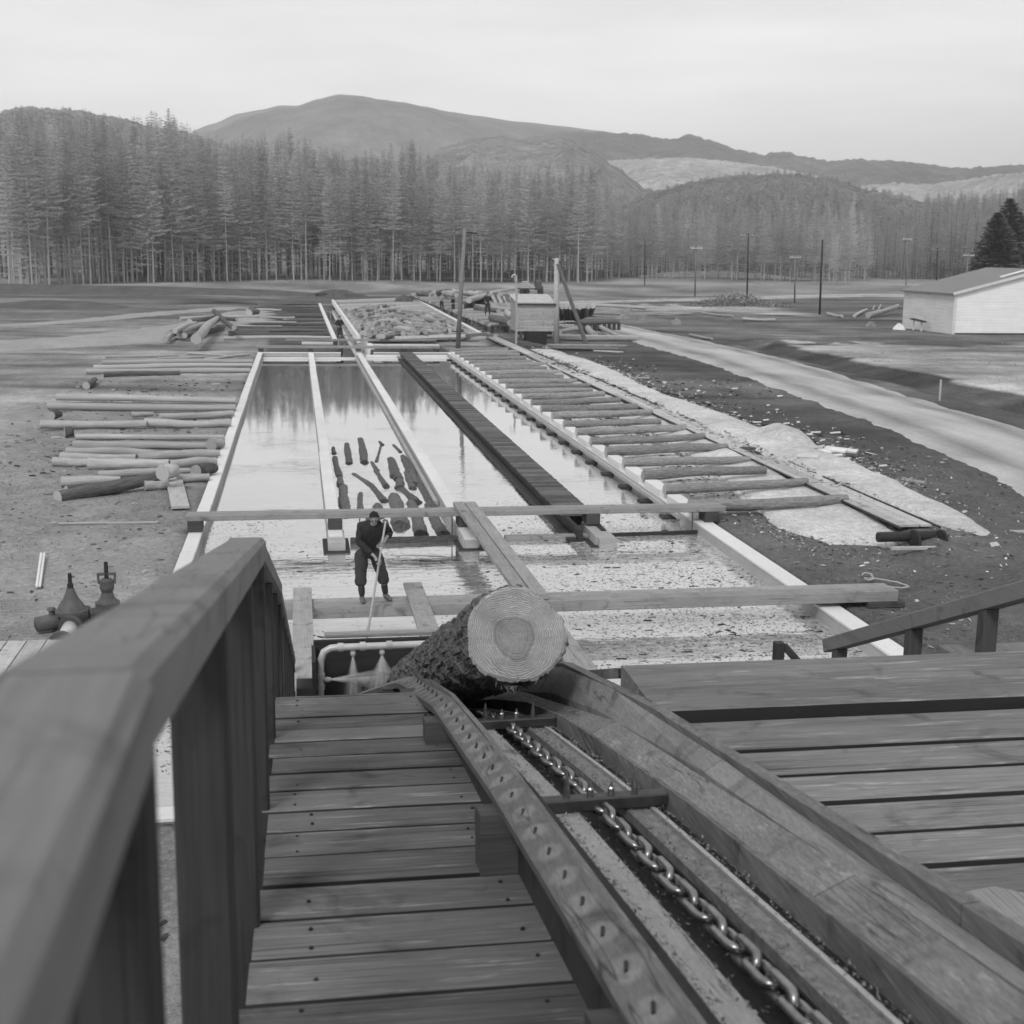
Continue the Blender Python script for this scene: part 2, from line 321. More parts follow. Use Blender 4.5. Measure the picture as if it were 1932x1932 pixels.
def galb(x, y):
    n1 = noise.noise(Vector((x*.11, y*.05, 1))); n2 = noise.noise(Vector((x*.5, y*.3, 5))); n3 = noise.noise(Vector((x*.03, y*.03, 8)))
    if x < PX0+.5:                                      # left yard: trodden pale earth and grass
        a = .235+.07*n1+.05*n2+.04*n3
        if y > 120: a = .16+.05*n1+.03*n2
        if y > 150: a = .15+.06*n1+.04*n2
    elif y < PY0: a = .20+.05*n2
    else:
        a = .10+.045*n1+.03*n2+.02*n3                  # dark yard earth on the right
        if 10 < x < 13.6 and 31+n1*4 < y < 100: a = .24+.1*n1+.08*n2
        if x > ditch_x(y)+1.5+2*n1 and y < 100+6*n2 and y > 20: a = .30+.07*n1+.05*n2
        if 40 < y < 106 and abs(x-ditch_x(y)) < 2.0+.8*n1: a = .065+.02*n2
        if y > 100+6*n1: a = .13+.05*n1+.03*n2
        if 16 < x < 60 and 150+8*n1 < y < 170+8*n2: a = .32+.06*n1
    if y > 205: a = .13+.06*n1+.02*n2
    if y > 60:
        n4 = noise.noise(Vector((x*.045, y*.16, 11))); n5 = noise.noise(Vector((x*.16, y*.5, 17))); a *= 1+.8*n4+.55*n5
    if y > 190 and y < 330: a *= 1.55
    return max(.03, a)
gm = MB(); alb = []
nx, ny = len(gx), len(gy)
for y in gy:
    for x in gx:
        z = -1.0 if in_pond(x, y) else gheight(x, y)
        gm.v.append((x, y, z)); alb.append(.04 if in_pond(x, y) else galb(x, y))
gm.f = [(j*nx+i, j*nx+i+1, (j+1)*nx+i+1, (j+1)*nx+i) for j in range(ny-1) for i in range(nx-1)]; gm.m = [0]*len(gm.f); gm.t = [a-1 for a in alb]
M['ground'] = mat('yard_ground', 1.0, [((1, .7, 1), 1.6, 6, .5), ((1, .6, 1), .25, 5, .45), ((1, 1, 1), 9, 4, .6), ((1, 1, 1), 30, 3, .5)], bump=1, bumpd=.12, rough=.97, rand=0, spec=.1)
g = gm.build('ground', M['ground'], fixn=False, smooth=True); tag(g, kind='structure')

# water
def water_mat():
    m = bpy.data.materials.new('pond_water'); m.use_nodes = True; nt = m.node_tree; b = nt.nodes['Principled BSDF']
    tc = nt.nodes.new('ShaderNodeTexCoord'); co = tc.outputs['Object']
    sx = nt.nodes.new('ShaderNodeSeparateXYZ'); nt.links.new(co, sx.inputs[0])
    # floating dust scum gathers at the near right end
    n = noise_(nt, co, .5, 5, .6, (1, 1, 1), .6); n2 = noise_(nt, co, 4.0, 6, .7, (1, 1.6, 1))
    yy = nt.nodes.new('ShaderNodeMapRange'); yy.inputs[1].default_value = 36; yy.inputs[2].default_value = 31; nt.links.new(sx.outputs[1], yy.inputs[0])
    xx = nt.nodes.new('ShaderNodeMapRange'); xx.inputs[1].default_value = 2.5; xx.inputs[2].default_value = 7.0; nt.links.new(sx.outputs[0], xx.inputs[0])
    f = math_(nt, 'MULTIPLY', yy.outputs[0], math_(nt, 'ADD', math_(nt, 'MULTIPLY', xx.outputs[0], .62), .18))
    f = math_(nt, 'ADD', math_(nt, 'MULTIPLY', f, .75), math_(nt, 'MULTIPLY', math_(nt, 'MULTIPLY', math_(nt, 'SUBTRACT', n, .45), 1.1), yy.outputs[0]))
    s2 = nt.nodes.new('ShaderNodeMapRange'); s2.inputs[1].default_value = .45; s2.inputs[2].default_value = .62; nt.links.new(n2, s2.inputs[0])
    f = math_(nt, 'MULTIPLY', math_(nt, 'MINIMUM', math_(nt, 'MAXIMUM', f, 0), .86), math_(nt, 'MULTIPLY_ADD', s2.outputs[0], .5, .5))
    b.inputs['Base Color'].default_value = (.72, .72, .72, 1); b.inputs['Roughness'].default_value = .02; b.inputs['Metallic'].default_value = 1.0
    sc_ = nt.nodes.new('ShaderNodeBsdfDiffuse'); sc_.inputs[0].default_value = (.60, .60, .60, 1)
    ms = nt.nodes.new('ShaderNodeMixShader'); nt.links.new(f, ms.inputs[0]); nt.links.new(b.outputs[0], ms.inputs[1]); nt.links.new(sc_.outputs[0], ms.inputs[2])
    nt.links.new(ms.outputs[0], nt.nodes['Material Output'].inputs['Surface'])
    w1 = noise_(nt, co, 1.0, 3, .5, (1.1, 4.5, 1), .4); w2 = noise_(nt, co, .22, 2, .5, (1, 1, 1))
    band = nt.nodes.new('ShaderNodeMapRange'); band.inputs[1].default_value = .42; band.inputs[2].default_value = .62; nt.links.new(w2, band.inputs[0])
    hgt = math_(nt, 'MULTIPLY', w1, math_(nt, 'ADD', math_(nt, 'MULTIPLY', band.outputs[0], .8), .25))
    bn = nt.nodes.new('ShaderNodeBump'); yb_ = nt.nodes.new('ShaderNodeMapRange'); yb_.inputs[1].default_value = 62; yb_.inputs[2].default_value = 48; yb_.inputs[3].default_value = .05; yb_.inputs[4].default_value = 1; nt.links.new(math_(nt, 'ADD', sx.outputs[1], math_(nt, 'MULTIPLY', n, 14)), yb_.inputs[0])
    hgt = math_(nt, 'MULTIPLY', hgt, yb_.outputs[0])
    bn.inputs['Strength'].default_value = .26; bn.inputs['Distance'].default_value = .05
    nt.links.new(hgt, bn.inputs['Height']); nt.links.new(bn.outputs[0], b.inputs['Normal'])
    return m
wb = MB()
wb.add([(PX0+.05, PY0, 0), (PX1+.1, PY0, 0), (PX1+.1, PY1, 0), (PX0+.05, PY1, 0)], [(0, 1, 2, 3)])
wb.add([(CX0+.02, PY1, 0), (CX1-.02, PY1, 0), (CX1-.02, CY1, 0), (CX0+.02, CY1, 0)], [(0, 1, 2, 3)])
water = wb.build('water', water_mat(), fixn=False); tag(water, kind='structure')

# ragged sheets laid on the ground
def sheet(name, center, width, m, z=.02, ruts=0, n=None, seed=0, rag=.4, label=None, hump=.05, cross=9, lift=0):
    """center: list of (x, y, w) stations"""
    b = MB(); P = []
    st = []
    for i in range(len(center)-1):
        a, c = center[i], center[i+1]; L_ = math.dist(a[:2], c[:2]); k = max(1, int(L_/.8))
        k = min(k, 90)
        for j in range(k): t = j/k; st.append([a[q]+(c[q]-a[q])*t for q in range(3)])
    st.append(list(center[-1]))
    # smooth
    for _ in range(12):
        st = [st[0]]+[[(st[i-1][q]+2*st[i][q]+st[i+1][q])/4 for q in range(3)] for i in range(1, len(st)-1)]+[st[-1]]
    for i, (x, y, w_) in enumerate(st):
        ef = min(1, i/5, (len(st)-1-i)/5)
        a, c = st[max(0, i-1)], st[min(len(st)-1, i+1)]; d = Vector((c[0]-a[0], c[1]-a[1])).normalized(); nrm = Vector((-d.y, d.x))
        for j in range(cross):
            t = j/(cross-1)*2-1; e = 1+rag*noise.noise(Vector((i*.35, t*3+seed, seed)))*abs(t)
            px, py = x+nrm.x*w_/2*t*e, y+nrm.y*w_/2*t*e
            P.append((px, py, gheight(px, py)+(z+lift+hump*(1-t*t))*ef-.12*(1-ef)-(.10 if abs(t) > .99 else 0)))
    fs = [(i*cross+j, i*cross+j+1, (i+1)*cross+j+1, (i+1)*cross+j) for i in range(len(st)-1) for j in range(cross-1)]
    b.add(P, fs)
    if ruts:
        tj = [.25, .05, -.42, .12, .25, .12, -.42, .05, .25]
        for q in range(len(b.t)): b.t[q] = ruts*(tj[q % cross]+.35*noise.noise(Vector((P[q][0]*.5, P[q][1]*.25, seed))))
    o = b.build(name, m, fixn=False, smooth=True); return tag(o, kind='structure')
sheet('road', [(20.5, 20, 7.0), (23.8, 36, 6.6), (25.4, 49, 6.2), (27.0, 64, 6.6), (28.5, 84, 7.2), (28.5, 104, 7), (27.6, 125, 6.5), (24, 150, 6), (30, 172, 6), (60, 190, 7), (110, 215, 9)], 6, M['road'], seed=3, rag=.10, hump=.12, ruts=.8)
sheet('dirt_road', [(23, 158, 6), (12, 172, 7), (-10, 178, 8), (-50, 182, 8), (-90, 186, 9)], 6, M['dark_earth'], seed=5, rag=.25, z=.03)
sheet('dirt_track', [(-30, 84, 7), (-20, 92, 7), (-14, 100, 8), (-9, 112, 9), (-5, 128, 9), (-4, 146, 7)], 6, M['track'], seed=9, rag=.35, hump=.35)
sheet('dirt_track', [(-36, 108, 4), (-22, 122, 4), (-12, 146, 5), (-6, 160, 5)], 6, M['track'], seed=19, rag=.4, z=.012)
sheet('chip_bank', [(11.5, 33.5, 2.6), (11.6, 45, 2.0), (11.7, 60, 1.6), (11.7, 80, .6), (11.7, 84, .1)], 5, M['chips'], seed=43, rag=.6, hump=.06, z=.03)
sheet('chip_bank', [(15.7, 26.5, .1), (15.9, 29, 1.4), (15.9, 36, 2.0), (16.4, 42, 3.6), (16.0, 52, 2.6), (15.9, 62, 1.7), (16.5, 75, 2.8), (15.9, 90, 1.6)], 5, M['chips'], seed=13, rag=.55, hump=.12, z=.05)
sheet('chip_bank', [(13.9, 26.2, .1), (13.3, 27.6, 2.2), (12.8, 30, 3.4), (13.1, 34, 2.2), (13.6, 45, 1.6), (13.6, 60, 1.4), (13.5, 85, 1.2)], 5, M['chips'], seed=23, rag=.4, hump=.10, z=.05)

# ------------------------------------------------------------------ hills and far forest
def hill(name, crest, dist, depth, m, seed, rough=.012, foot=0.0, back=.6, sub=5, tree=0.0):
    cp = []
    for i in range(len(crest)-1):
        (x0, y0), (x1, y1) = crest[i], crest[i+1]; k = max(1, int(abs(x1-x0)/sub))
        for j in range(k): t = j/k; tt = t*t*(3-2*t)*.5+t*.5; cp.append((x0+(x1-x0)*t, y0+(y1-y0)*tt))
    cp.append(crest[-1]); b = MB(); rows = 26; P = []; n = len(cp)
    for ri in range(rows):
        t = ri/(rows-1)
        for (x, y) in cp:
            d = ray(x, y); k = dist/sqrt(d.x**2+d.y**2); top = EYE+d*k
            u = Vector((d.x, d.y, 0)).normalized()
            if t <= .75:
                q = t/.75; p = top-u*depth*(1-q); h = foot+(top.z-foot)*(sin(q*pi/2)**1.25)
                h += noise.fractal(Vector((p.x/depth*3.2+seed, p.y/depth*3.2, seed)), 1.0, 2.0, 5)*(top.z-foot)*.20*sin(pi*q)
                lim = EYE.z+(top.z-EYE.z)*(dist-depth*(1-q))/dist-(1-q)*(top.z)*.03
            else:
                q = (t-.75)/.25; p = top+u*depth*back*q; h = foot+(top.z-foot)*(1-q*q)
            h += noise.noise(Vector((p.x*.02+seed, p.y*.02, 0)))*dist*rough*.04
            if t <= .75 and h > lim: h = lim+(h-lim)*.12
            if tree: h += abs(noise.noise(Vector((p.x/tree, p.y/tree, seed))))*tree*.55*(1 if t > .1 else 0)
            P.append((p.x, p.y, h))
    fs = [(i*n+j, i*n+j+1, (i+1)*n+j+1, (i+1)*n+j) for i in range(rows-1) for j in range(n-1)]
    b.add(P, fs); o = b.build(name, m, fixn=False, smooth=True); return tag(o, kind='structure')
def hmat(name, base, sc1, amp=.35, b=2.0):
    return mat(name, base, [((1, 1, .6), sc1, 6, amp), ((1, 1, 1), sc1*.12, 4, amp*.9), ((1, 1, .3), sc1*5, 4, amp*.7)], bump=1, bumpd=b*4, rough=1, rand=0, spec=0)
hill('hills', [(-60, 236), (40, 206), (100, 209), (150, 212), (190, 220), (240, 230), (300, 246), (345, 252), (400, 268), (470, 300), (560, 360)], 900, 480, hmat('wooded_hill', .30, .16, .8), 3.1, tree=6, sub=2)
hill('hills', [(330, 262), (400, 235), (450, 215), (490, 208), (530, 199), (560, 200), (600, 187), (640, 178), (680, 181), (720, 188), (760, 193), (800, 201), (850, 212), (900, 220), (980, 233), (1060, 242), (1130, 250), (1190, 258), (1240, 268), (1300, 285), (1400, 320), (1500, 360)], 4200, 2600, hmat('grassy_mountain', .17, .006, .8, 14), 5.2, sub=4)
hill('hills', [(900, 300), (1000, 262), (1050, 252), (1130, 252), (1190, 256), (1240, 263), (1268, 266), (1300, 258), (1340, 268), (1400, 288), (1440, 295), (1470, 288), (1520, 298), (1560, 308), (1620, 302), (1660, 307), (1700, 306), (1760, 315), (1820, 322), (1860, 318), (1900, 314), (2000, 320)], 2900, 1500, hmat('wooded_range', .14, .03, .85, 8), 8.4, tree=14, sub=2)
hill('hills', [(560, 330), (680, 300), (780, 312), (840, 282), (890, 266), (940, 262), (1000, 270), (1060, 262), (1110, 282), (1160, 318), (1220, 360), (1300, 400)], 1500, 800, hmat('pale_scrub_hill', .27, .08, .85, 4), 12.7, tree=8, sub=2)
hill('hills', [(1080, 330), (1150, 306), (1210, 302), (1290, 300), (1370, 306), (1440, 316), (1520, 330), (1600, 350), (1700, 380)], 1700, 800, hmat('cleared_slope', .42, .06, .8, 3), 15.1, tree=6, sub=3)
hill('hills', [(1120, 412), (1180, 384), (1240, 364), (1320, 344), (1400, 335), (1480, 332), (1560, 340), (1640, 362), (1700, 380), (1760, 386), (1840, 392), (1990, 400)], 760, 330, hmat('wooded_knoll', .22, .16, .85, 2), 17.9, tree=5, sub=2)
hill('hills', [(1480, 392), (1560, 372), (1620, 354), (1680, 349), (1740, 352), (1800, 345), (1900, 330), (1990, 325)], 1000, 330, hmat('pale_clearing', .42, .1, .5, 2), 21.3, tree=5, sub=3)

# trees: trunk and crown
def tree_data(seed, Ht, t0, rmax, dense=1.0, tw=(.55, .08), droop=.15):
    r_ = random.Random(seed); tv = []; tf = []
    n = 6; k = 8; bend = (r_.uniform(-.6, .6), r_.uniform(-.6, .6))
    def ax(t): return Vector((bend[0]*t*t+.15*sin(5*t+seed), bend[1]*t*t, t*Ht))
    R0 = .0058*Ht+.01
    for i in range(k):
        c = ax(i/(k-1)); rr = R0*(1-i/(k-1))**1.3+.01
        for j in range(n): a = 2*pi*j/n; tv.append((c.x+rr*cos(a), c.y+rr*sin(a), c.z-(.4 if i == 0 else 0)))
    tf = [(i*n+j, i*n+(j+1) % n, (i+1)*n+(j+1) % n, (i+1)*n+j) for i in range(k-1) for j in range(n)]
    cv = []; cf = []
    def quad(p, d, w_):
        s_ = Vector((r_.gauss(0, 1), r_.gauss(0, 1), r_.gauss(0, 1))).cross(d)
        if s_.length < 1e-3: return
        s_ = s_.normalized()*w_*.5; b = len(cv)
        cv.extend([tuple(p-s_), tuple(p+s_), tuple(p+d+s_*.4), tuple(p+d-s_*.4)]); cf.append((b, b+1, b+2, b+3))
    z = t0*Ht*.45
    while z < Ht*.985:
        t = z/Ht; full = 1 if t > t0 else .45
        rr = rmax*min(1, ((1-t)/(1-t0))**.92+.02)*(.55 if t < t0 else 1)*r_.uniform(.75, 1.15)
        nb = int((6 if t > t0 else 4)*dense+.5)
        a0 = r_.uniform(0, 6.28)
        for q in range(nb):
            if t < t0 and r_.random() > .55: continue
            a = a0+q*2*pi/nb+r_.uniform(-.4, .4); L_ = rr*r_.uniform(.6, 1.1); dr = Vector((cos(a), sin(a), -droop+r_.uniform(-.12, .2)+t*.35))
            p0 = ax(t); quad(p0, dr*L_, .11)
            m_ = int((5+L_*10)*full*dense)
            for _ in range(m_):
                s_ = r_.uniform(.05, 1); p = p0+dr*L_*s_+Vector((0, 0, -.30*s_*(1-s_)*L_))
                if r_.random() < .62: d = (dr*1.0+Vector((r_.gauss(0, .28), r_.gauss(0, .28), r_.gauss(.10, .16))))*tw[0]*r_.uniform(.7, 1.5)*min(1, .25+rr/1.6)
                else: d = Vector((r_.gauss(0, .5), r_.gauss(0, .5), r_.gauss(-.35, .3)))*tw[0]*r_.uniform(.4, 1.1)*min(1, .2+rr/1.6)
                quad(p, d, min(1, .4+rr/1.6)*tw[1]*r_.uniform(.6, 1.6))
        z += r_.uniform(.5, .95)*(1.0 if t > t0 else 1.3)*(1 if t < .8 else .6)*(.5 if dense > 1.5 else 1)
    return tv, tf, cv, cf
def mesh_of(name, v, f, m):
    me = bpy.data.meshes.new(name); me.from_pydata(v, [], f); me.materials.append(m); me.update(); return me
PROT = []
for i in range(7):
    tv, tf, cv, cf = tree_data(100+i, 30, [.34, .22, .42, .28, .18, .38, .25][i], [3.7, 4.2, 3.3, 4.5, 3.6, 3.1, 4.6][i], 1.0)
    PROT.append((mesh_of('trunk', tv, tf, M['trunk']), mesh_of('crown', cv, cf, M['leaf']), (tv, tf, cv, cf)))
FARP = []
for i in range(5):
    tv, tf, cv, cf = tree_data(200+i, 30, [.2, .3, .15, .25, .1][i], [4.6, 5.2, 4.2, 5.6, 5.0][i], .55, (1.1, .22)); FARP.append((None, None, (tv, tf, cv, cf)))
EV = []
for i in range(2):
    tv, tf, cv, cf = tree_data(300+i, 18, .06, 4.2, 1.7, (.8, .34), .25)
    EV.append((mesh_of('trunk', tv, tf, M['trunk']), mesh_of('crown', cv, cf, M['leaf2']), None))
def tree(x, y, z, h, protos, label, group, cat='tree', name='larch_tree', wide=1.0, ref=30):
    pr = rnd.choice(protos); s_ = h/ref
    root = empty(name, (x, y, z), label, cat, group, rz=U(0, 6.28)); root.scale = (s_*wide, s_*wide, s_)
    for nm, me in (('trunk', pr[0]), ('crown', pr[1])):
        o = bpy.data.objects.new(nm, me); COL.objects.link(o); o.parent = root
    return root
def interp(tab, x):
    if x <= tab[0][0]: return tab[0][1]
    for (a, b), (c, d) in zip(tab, tab[1:]):
        if x <= c: return b+(d-b)*(x-a)/(c-a)
    return tab[-1][1]
TOP = [(0, 203), (100, 203), (180, 213), (240, 224), (320, 202), (350, 222), (380, 242), (450, 258), (540, 240), (600, 268), (700, 282), (780, 262), (830, 298), (900, 300), (1000, 305), (1110, 300), (1150, 330), (1175, 372), (1300, 378), (1450, 372), (1600, 380), (1640, 392)]
DIST = [(0, 214), (120, 224), (300, 240), (500, 262), (1120, 268), (1180, 300), (1600, 296), (1640, 300)]
def place_px(x, back):
    """a tree standing on the ground along the line of sight of column x"""
    d = ray(x, 480); Yd = interp(DIST, x)+back; k = Yd/d.y; p = EYE+d*k; return p.x, p.y, gheight(p.x, p.y)
def height_px(x, topy, px, py, gz):
    d = ray(x, topy); k = py/d.y; return EYE.z+d.z*k-gz
count = 0
rows = [(0, 84, 'front-row larch of the plantation edge, pale bare trunk below a feathery crown'), (7, 100, 'larch tree just behind the front row of the plantation, thin grey crown'), (16, 112, 'larch tree deeper in the plantation, trunk half hidden between its neighbours')]
for back, n, lab in rows:
    for i in range(n):
        x = 12+(1640-12)*(i+U(.05, .95))/n
        if 350 < x < 352: continue
        px, py, gz = place_px(x, back+U(-2.5, 2.5)); tp = interp(TOP, x)+abs(rnd.gauss(0, 1))*30-9
        h = max(12, min(38, height_px(x, tp, px, py, gz)))
        tree(px, py, gz-.1, h, PROT, lab, 'larches of the plantation edge', wide=U(.85, 1.15)); count += 1
# the far wood behind those rows, one mass
sv = []; sf = []; tt = []
nb = 0
def addtree(pr, x, y, z, h, frac, wide=1.0, ref=30):
    tv, tf, cv, cf = pr[2]; cv = np.array(cv); q = len(cf); keep = rnd.sample(range(q), int(q*frac)); s_ = h/ref; a = U(0, 6.28)
    ca, sa = cos(a)*s_*wide, sin(a)*s_*wide
    idx = np.array([cf[k] for k in keep]).ravel(); v = cv[idx]
    o = np.stack([v[:, 0]*ca-v[:, 1]*sa+x, v[:, 0]*sa+v[:, 1]*ca+y, v[:, 2]*s_+z], 1); sv.append(o)
    t = np.array(tv)[np.array(tf).ravel()]; tt.append(np.stack([t[:, 0]*ca-t[:, 1]*sa+x, t[:, 0]*sa+t[:, 1]*ca+y, t[:, 2]*s_+z], 1))
for i in range(420):
    x = U(0, 1650); px, py, gz = place_px(x, U(22, 75)); tp = interp(TOP, x)+abs(rnd.gauss(0, 1))*16+2
    h = max(12, min(36, height_px(x, tp, px, py, gz))); addtree(rnd.choice(PROT), px, py, gz, h, .34, 1.25)
for i in range(330):                                     # wood to the right, beyond the storehouse
    x = U(1640, 1960); d = ray(x, 480); Yd = U(330, 520); k = Yd/d.y; p = EYE+d*k
    tp = interp([(1640, 400), (1700, 385), (1760, 345), (1830, 350), (1960, 320)], x)+abs(rnd.gauss(0, 1))*24+(520-Yd)*.12
    h = max(10, min(40, height_px(x, tp, p.x, p.y, .5))); addtree(rnd.choice(PROT), p.x, p.y, .5, h, .45, 1.4)
for i in range(1150):                                     # wood climbing the knoll behind
    x = U(1150, 1720); q = rnd.random()**.6; d = ray(x, 480); Yd = 380+q*330; k = Yd/d.y; p = EYE+d*k
    tp = interp([(1150, 392), (1240, 354), (1320, 334), (1400, 324), (1480, 320), (1560, 328), (1640, 352), (1700, 366)], x)+(1-q)*46+U(-7, 9)
    zt = EYE.z+d.z*0+ (EYE+ray(x, tp)*(p.y/ray(x, tp).y)).z-EYE.z
    h = U(16, 24); addtree(rnd.choice(FARP), p.x, p.y, zt-h, h, .8, 1.25)
for i in range(700):                                     # wood on the left-hand hill
    x = U(-20, 420); q = rnd.random()**.7; Yd = 330+q*480; rt = interp([(-60, 232), (40, 199), (150, 205), (190, 214), (240, 224), (300, 242), (345, 250), (400, 266), (470, 304)], x)
    tp = rt+(1-q)*55+abs(rnd.gauss(0, 1))*6-7; d = ray(x, tp); p = EYE+d*(Yd/d.y); h = U(20, 27); addtree(rnd.choice(FARP), p.x, p.y, p.z-h, h, .8, 1.3)
def quads_obj(name, arrs, m, label, cat):
    V_ = np.concatenate(arrs).astype(np.float32); n = len(V_)//4
    me = bpy.data.meshes.new(name); me.vertices.add(n*4); me.vertices.foreach_set('co', V_[:n*4].ravel())
    me.loops.add(n*4); me.loops.foreach_set('vertex_index', np.arange(n*4, dtype=np.int32))
    me.polygons.add(n); me.polygons.foreach_set('loop_start', np.arange(0, n*4, 4, dtype=np.int32)); me.polygons.foreach_set('loop_total', np.full(n, 4, dtype=np.int32))
    me.materials.append(m); me.update(calc_edges=True); me.validate(); o = bpy.data.objects.new(name, me); COL.objects.link(o); return tag(o, label, cat, kind='stuff')
quads_obj('far_wood', sv, M['leaf'], 'far larch wood massed behind the plantation edge', 'forest')
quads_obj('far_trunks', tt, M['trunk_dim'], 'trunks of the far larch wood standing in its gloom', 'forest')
# tall clump beyond the pale mound and the dark round tree at the right edge
for i, x in enumerate((1575, 1583, 1590, 1598, 1605)):
    d = ray(x, 480); k = (250+i*4)/d.y; p = EYE+d*k; tree(p.x, p.y, gheight(p.x, p.y), 15+i, PROT, 'slender pale-trunked larch in the close clump of five before the right-hand wood', 'clump of five slender larches', wide=.6)
for i, (x, tp, Yd) in enumerate(((1880, 398, 210), (1905, 372, 215), (1860, 440, 230))):
    d = ray(x, 480); p = EYE+d*(Yd/d.y); h = height_px(x, tp, p.x, p.y, .5)
    tree(p.x, p.y, .4, h, EV, ['dark round evergreen above the storehouse roof', 'tallest dark evergreen behind the right end of the storehouse', 'low dark evergreen left of the two above the storehouse roof'][i], None, name='evergreen_tree', wide=1.5, ref=18)
# haze: even air from the camera to beyond the hills
hb = MB(); hb.add([(x, y, z) for z in (-3, 600) for y in (-5500, 9500) for x in (-8500, 8500)], [(0, 1, 3, 2), (4, 5, 7, 6), (0, 1, 5, 4), (2, 3, 7, 6), (0, 2, 6, 4), (1, 3, 7, 5)])
hm = bpy.data.materials.new('haze'); hm.use_nodes = True; hn = hm.node_tree; hn.nodes.remove(hn.nodes['Principled BSDF'])
pv = hn.nodes.new('ShaderNodeVolumePrincipled'); pv.inputs['Color'].default_value = (.9, .9, .9, 1); pv.inputs['Density'].default_value = .00024; pv.inputs['Anisotropy'].default_value = .2
hn.links.new(pv.outputs[0], hn.nodes['Material Output'].inputs['Volume'])
hz = hb.build('haze', hm); tag(hz, 'thin grey air veiling the far wood and hills', 'haze', kind='stuff')

# ------------------------------------------------------------------ pond walls, dividers and crossings
ZW = .30
def wall(name, x0, x1, ya, yb, label, mtop, mside, zt=ZW, zb=-1.0, cat='pond wall'):
    t = empty(name, ((x0+x1)/2, ya, 0), label, cat)
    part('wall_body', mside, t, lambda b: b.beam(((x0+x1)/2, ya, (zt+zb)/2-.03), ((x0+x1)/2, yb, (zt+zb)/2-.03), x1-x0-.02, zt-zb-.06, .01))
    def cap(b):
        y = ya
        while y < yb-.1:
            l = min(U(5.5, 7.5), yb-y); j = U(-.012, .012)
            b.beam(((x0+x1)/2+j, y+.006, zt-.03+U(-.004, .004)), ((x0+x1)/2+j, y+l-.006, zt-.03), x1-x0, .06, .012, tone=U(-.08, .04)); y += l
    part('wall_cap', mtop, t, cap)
    return t
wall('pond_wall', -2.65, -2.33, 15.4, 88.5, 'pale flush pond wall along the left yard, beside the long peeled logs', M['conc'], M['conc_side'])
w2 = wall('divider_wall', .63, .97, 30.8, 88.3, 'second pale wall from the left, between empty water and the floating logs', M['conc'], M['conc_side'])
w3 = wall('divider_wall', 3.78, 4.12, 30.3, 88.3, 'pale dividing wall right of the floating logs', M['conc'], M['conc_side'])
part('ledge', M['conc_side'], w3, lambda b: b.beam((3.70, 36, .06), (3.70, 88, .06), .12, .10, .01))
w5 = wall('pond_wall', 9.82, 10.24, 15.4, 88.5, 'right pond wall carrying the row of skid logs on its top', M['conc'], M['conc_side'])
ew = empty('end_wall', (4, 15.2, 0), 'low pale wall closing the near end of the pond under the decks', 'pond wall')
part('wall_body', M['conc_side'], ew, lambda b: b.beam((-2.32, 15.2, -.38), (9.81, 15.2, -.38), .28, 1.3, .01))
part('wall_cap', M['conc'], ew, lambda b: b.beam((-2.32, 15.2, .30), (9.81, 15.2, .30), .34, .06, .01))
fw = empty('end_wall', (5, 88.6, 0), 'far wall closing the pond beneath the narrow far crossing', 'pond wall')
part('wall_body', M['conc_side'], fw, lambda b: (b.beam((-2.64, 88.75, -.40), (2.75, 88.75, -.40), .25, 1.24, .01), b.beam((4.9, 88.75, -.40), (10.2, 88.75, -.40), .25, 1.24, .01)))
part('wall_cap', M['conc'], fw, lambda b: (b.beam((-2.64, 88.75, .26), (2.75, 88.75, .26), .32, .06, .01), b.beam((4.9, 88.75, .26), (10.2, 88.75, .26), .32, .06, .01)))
part('spill_sill', M['conc'], fw, lambda b: (b.beam((4.4, 88.3, .08), (9.8, 87.9, .10), .2, .14), b.beam((-2.3, 86.9, .05), (9.8, 86.9, .05), .12, .08)))
# slatted walkway (the dark divider)
wk = empty('slatted_walkway', (6.9, 60, 0), 'long dark slatted walkway running down the pond', 'walkway')
def slats(b):
    y = 32.6
    while y < 88: d = U(.20, .27); b.box((7.0, y+d/2, .33+U(-.006, .006)), (.86+U(-.02, .02), d-.03, .05), 0, tone=U(-.4, .75), ch=.004); y += d
part('slats', M['walkslat'], wk, slats)
part('stringer', M['wet'], wk, lambda b: [b.beam((x, 30.9, .1), (x, 88, .1), .12, .40, .01) for x in (6.70, 7.28)])
part('wale', M['wet'], wk, lambda b: b.beam((6.5, 30.9, .02), (6.5, 88, .02), .22, .10, .01))
part('footing', M['conc_side'], wk, lambda b: b.beam((7.22, 30.1, .0), (7.22, 32.2, .0), .42, .50, .02))
# crossings
def crossing(name, x0, x1, y, z, w_, h, label, posts, shear=0.0, m='beam', ends=True, pz=ZW, psz=(.34, .34)):
    t = empty(name, ((x0+x1)/2, y, z), label, 'footbridge')
    part('beam', M[m], t, lambda b: (b.beam((x0, y+shear, z-h/2), (x1, y-shear, z-h/2), w_/2-.006, h, .012, tone=.03, ext=None) if False else
         (b.beam((x0, y+shear-w_/4, z-h/2), (x1, y-shear-w_/4, z-h/2), w_/2-.008, h, .012, tone=-.04), b.beam((x0+.03, y+shear+w_/4, z-h/2-.004), (x1-.02, y-shear+w_/4, z-h/2-.004), w_/2-.008, h, .012, tone=.10))))
    for px in posts:
        part('bearer_block', M['beam_dark'], t, lambda b: b.box((px, y-(px-(x0+x1)/2)/(x1-x0)*2*shear, (z-h+pz)/2), (psz[0], psz[1]+.25, max(.05, z-h-pz)), 0))
    return t
ca = crossing('log_crossing', -2.72, 10.55, 31.78, .70, .58, .13, 'long timber footbridge across all the lanes just behind the man', [-2.5, .80, 3.95, 7.15, 10.2])
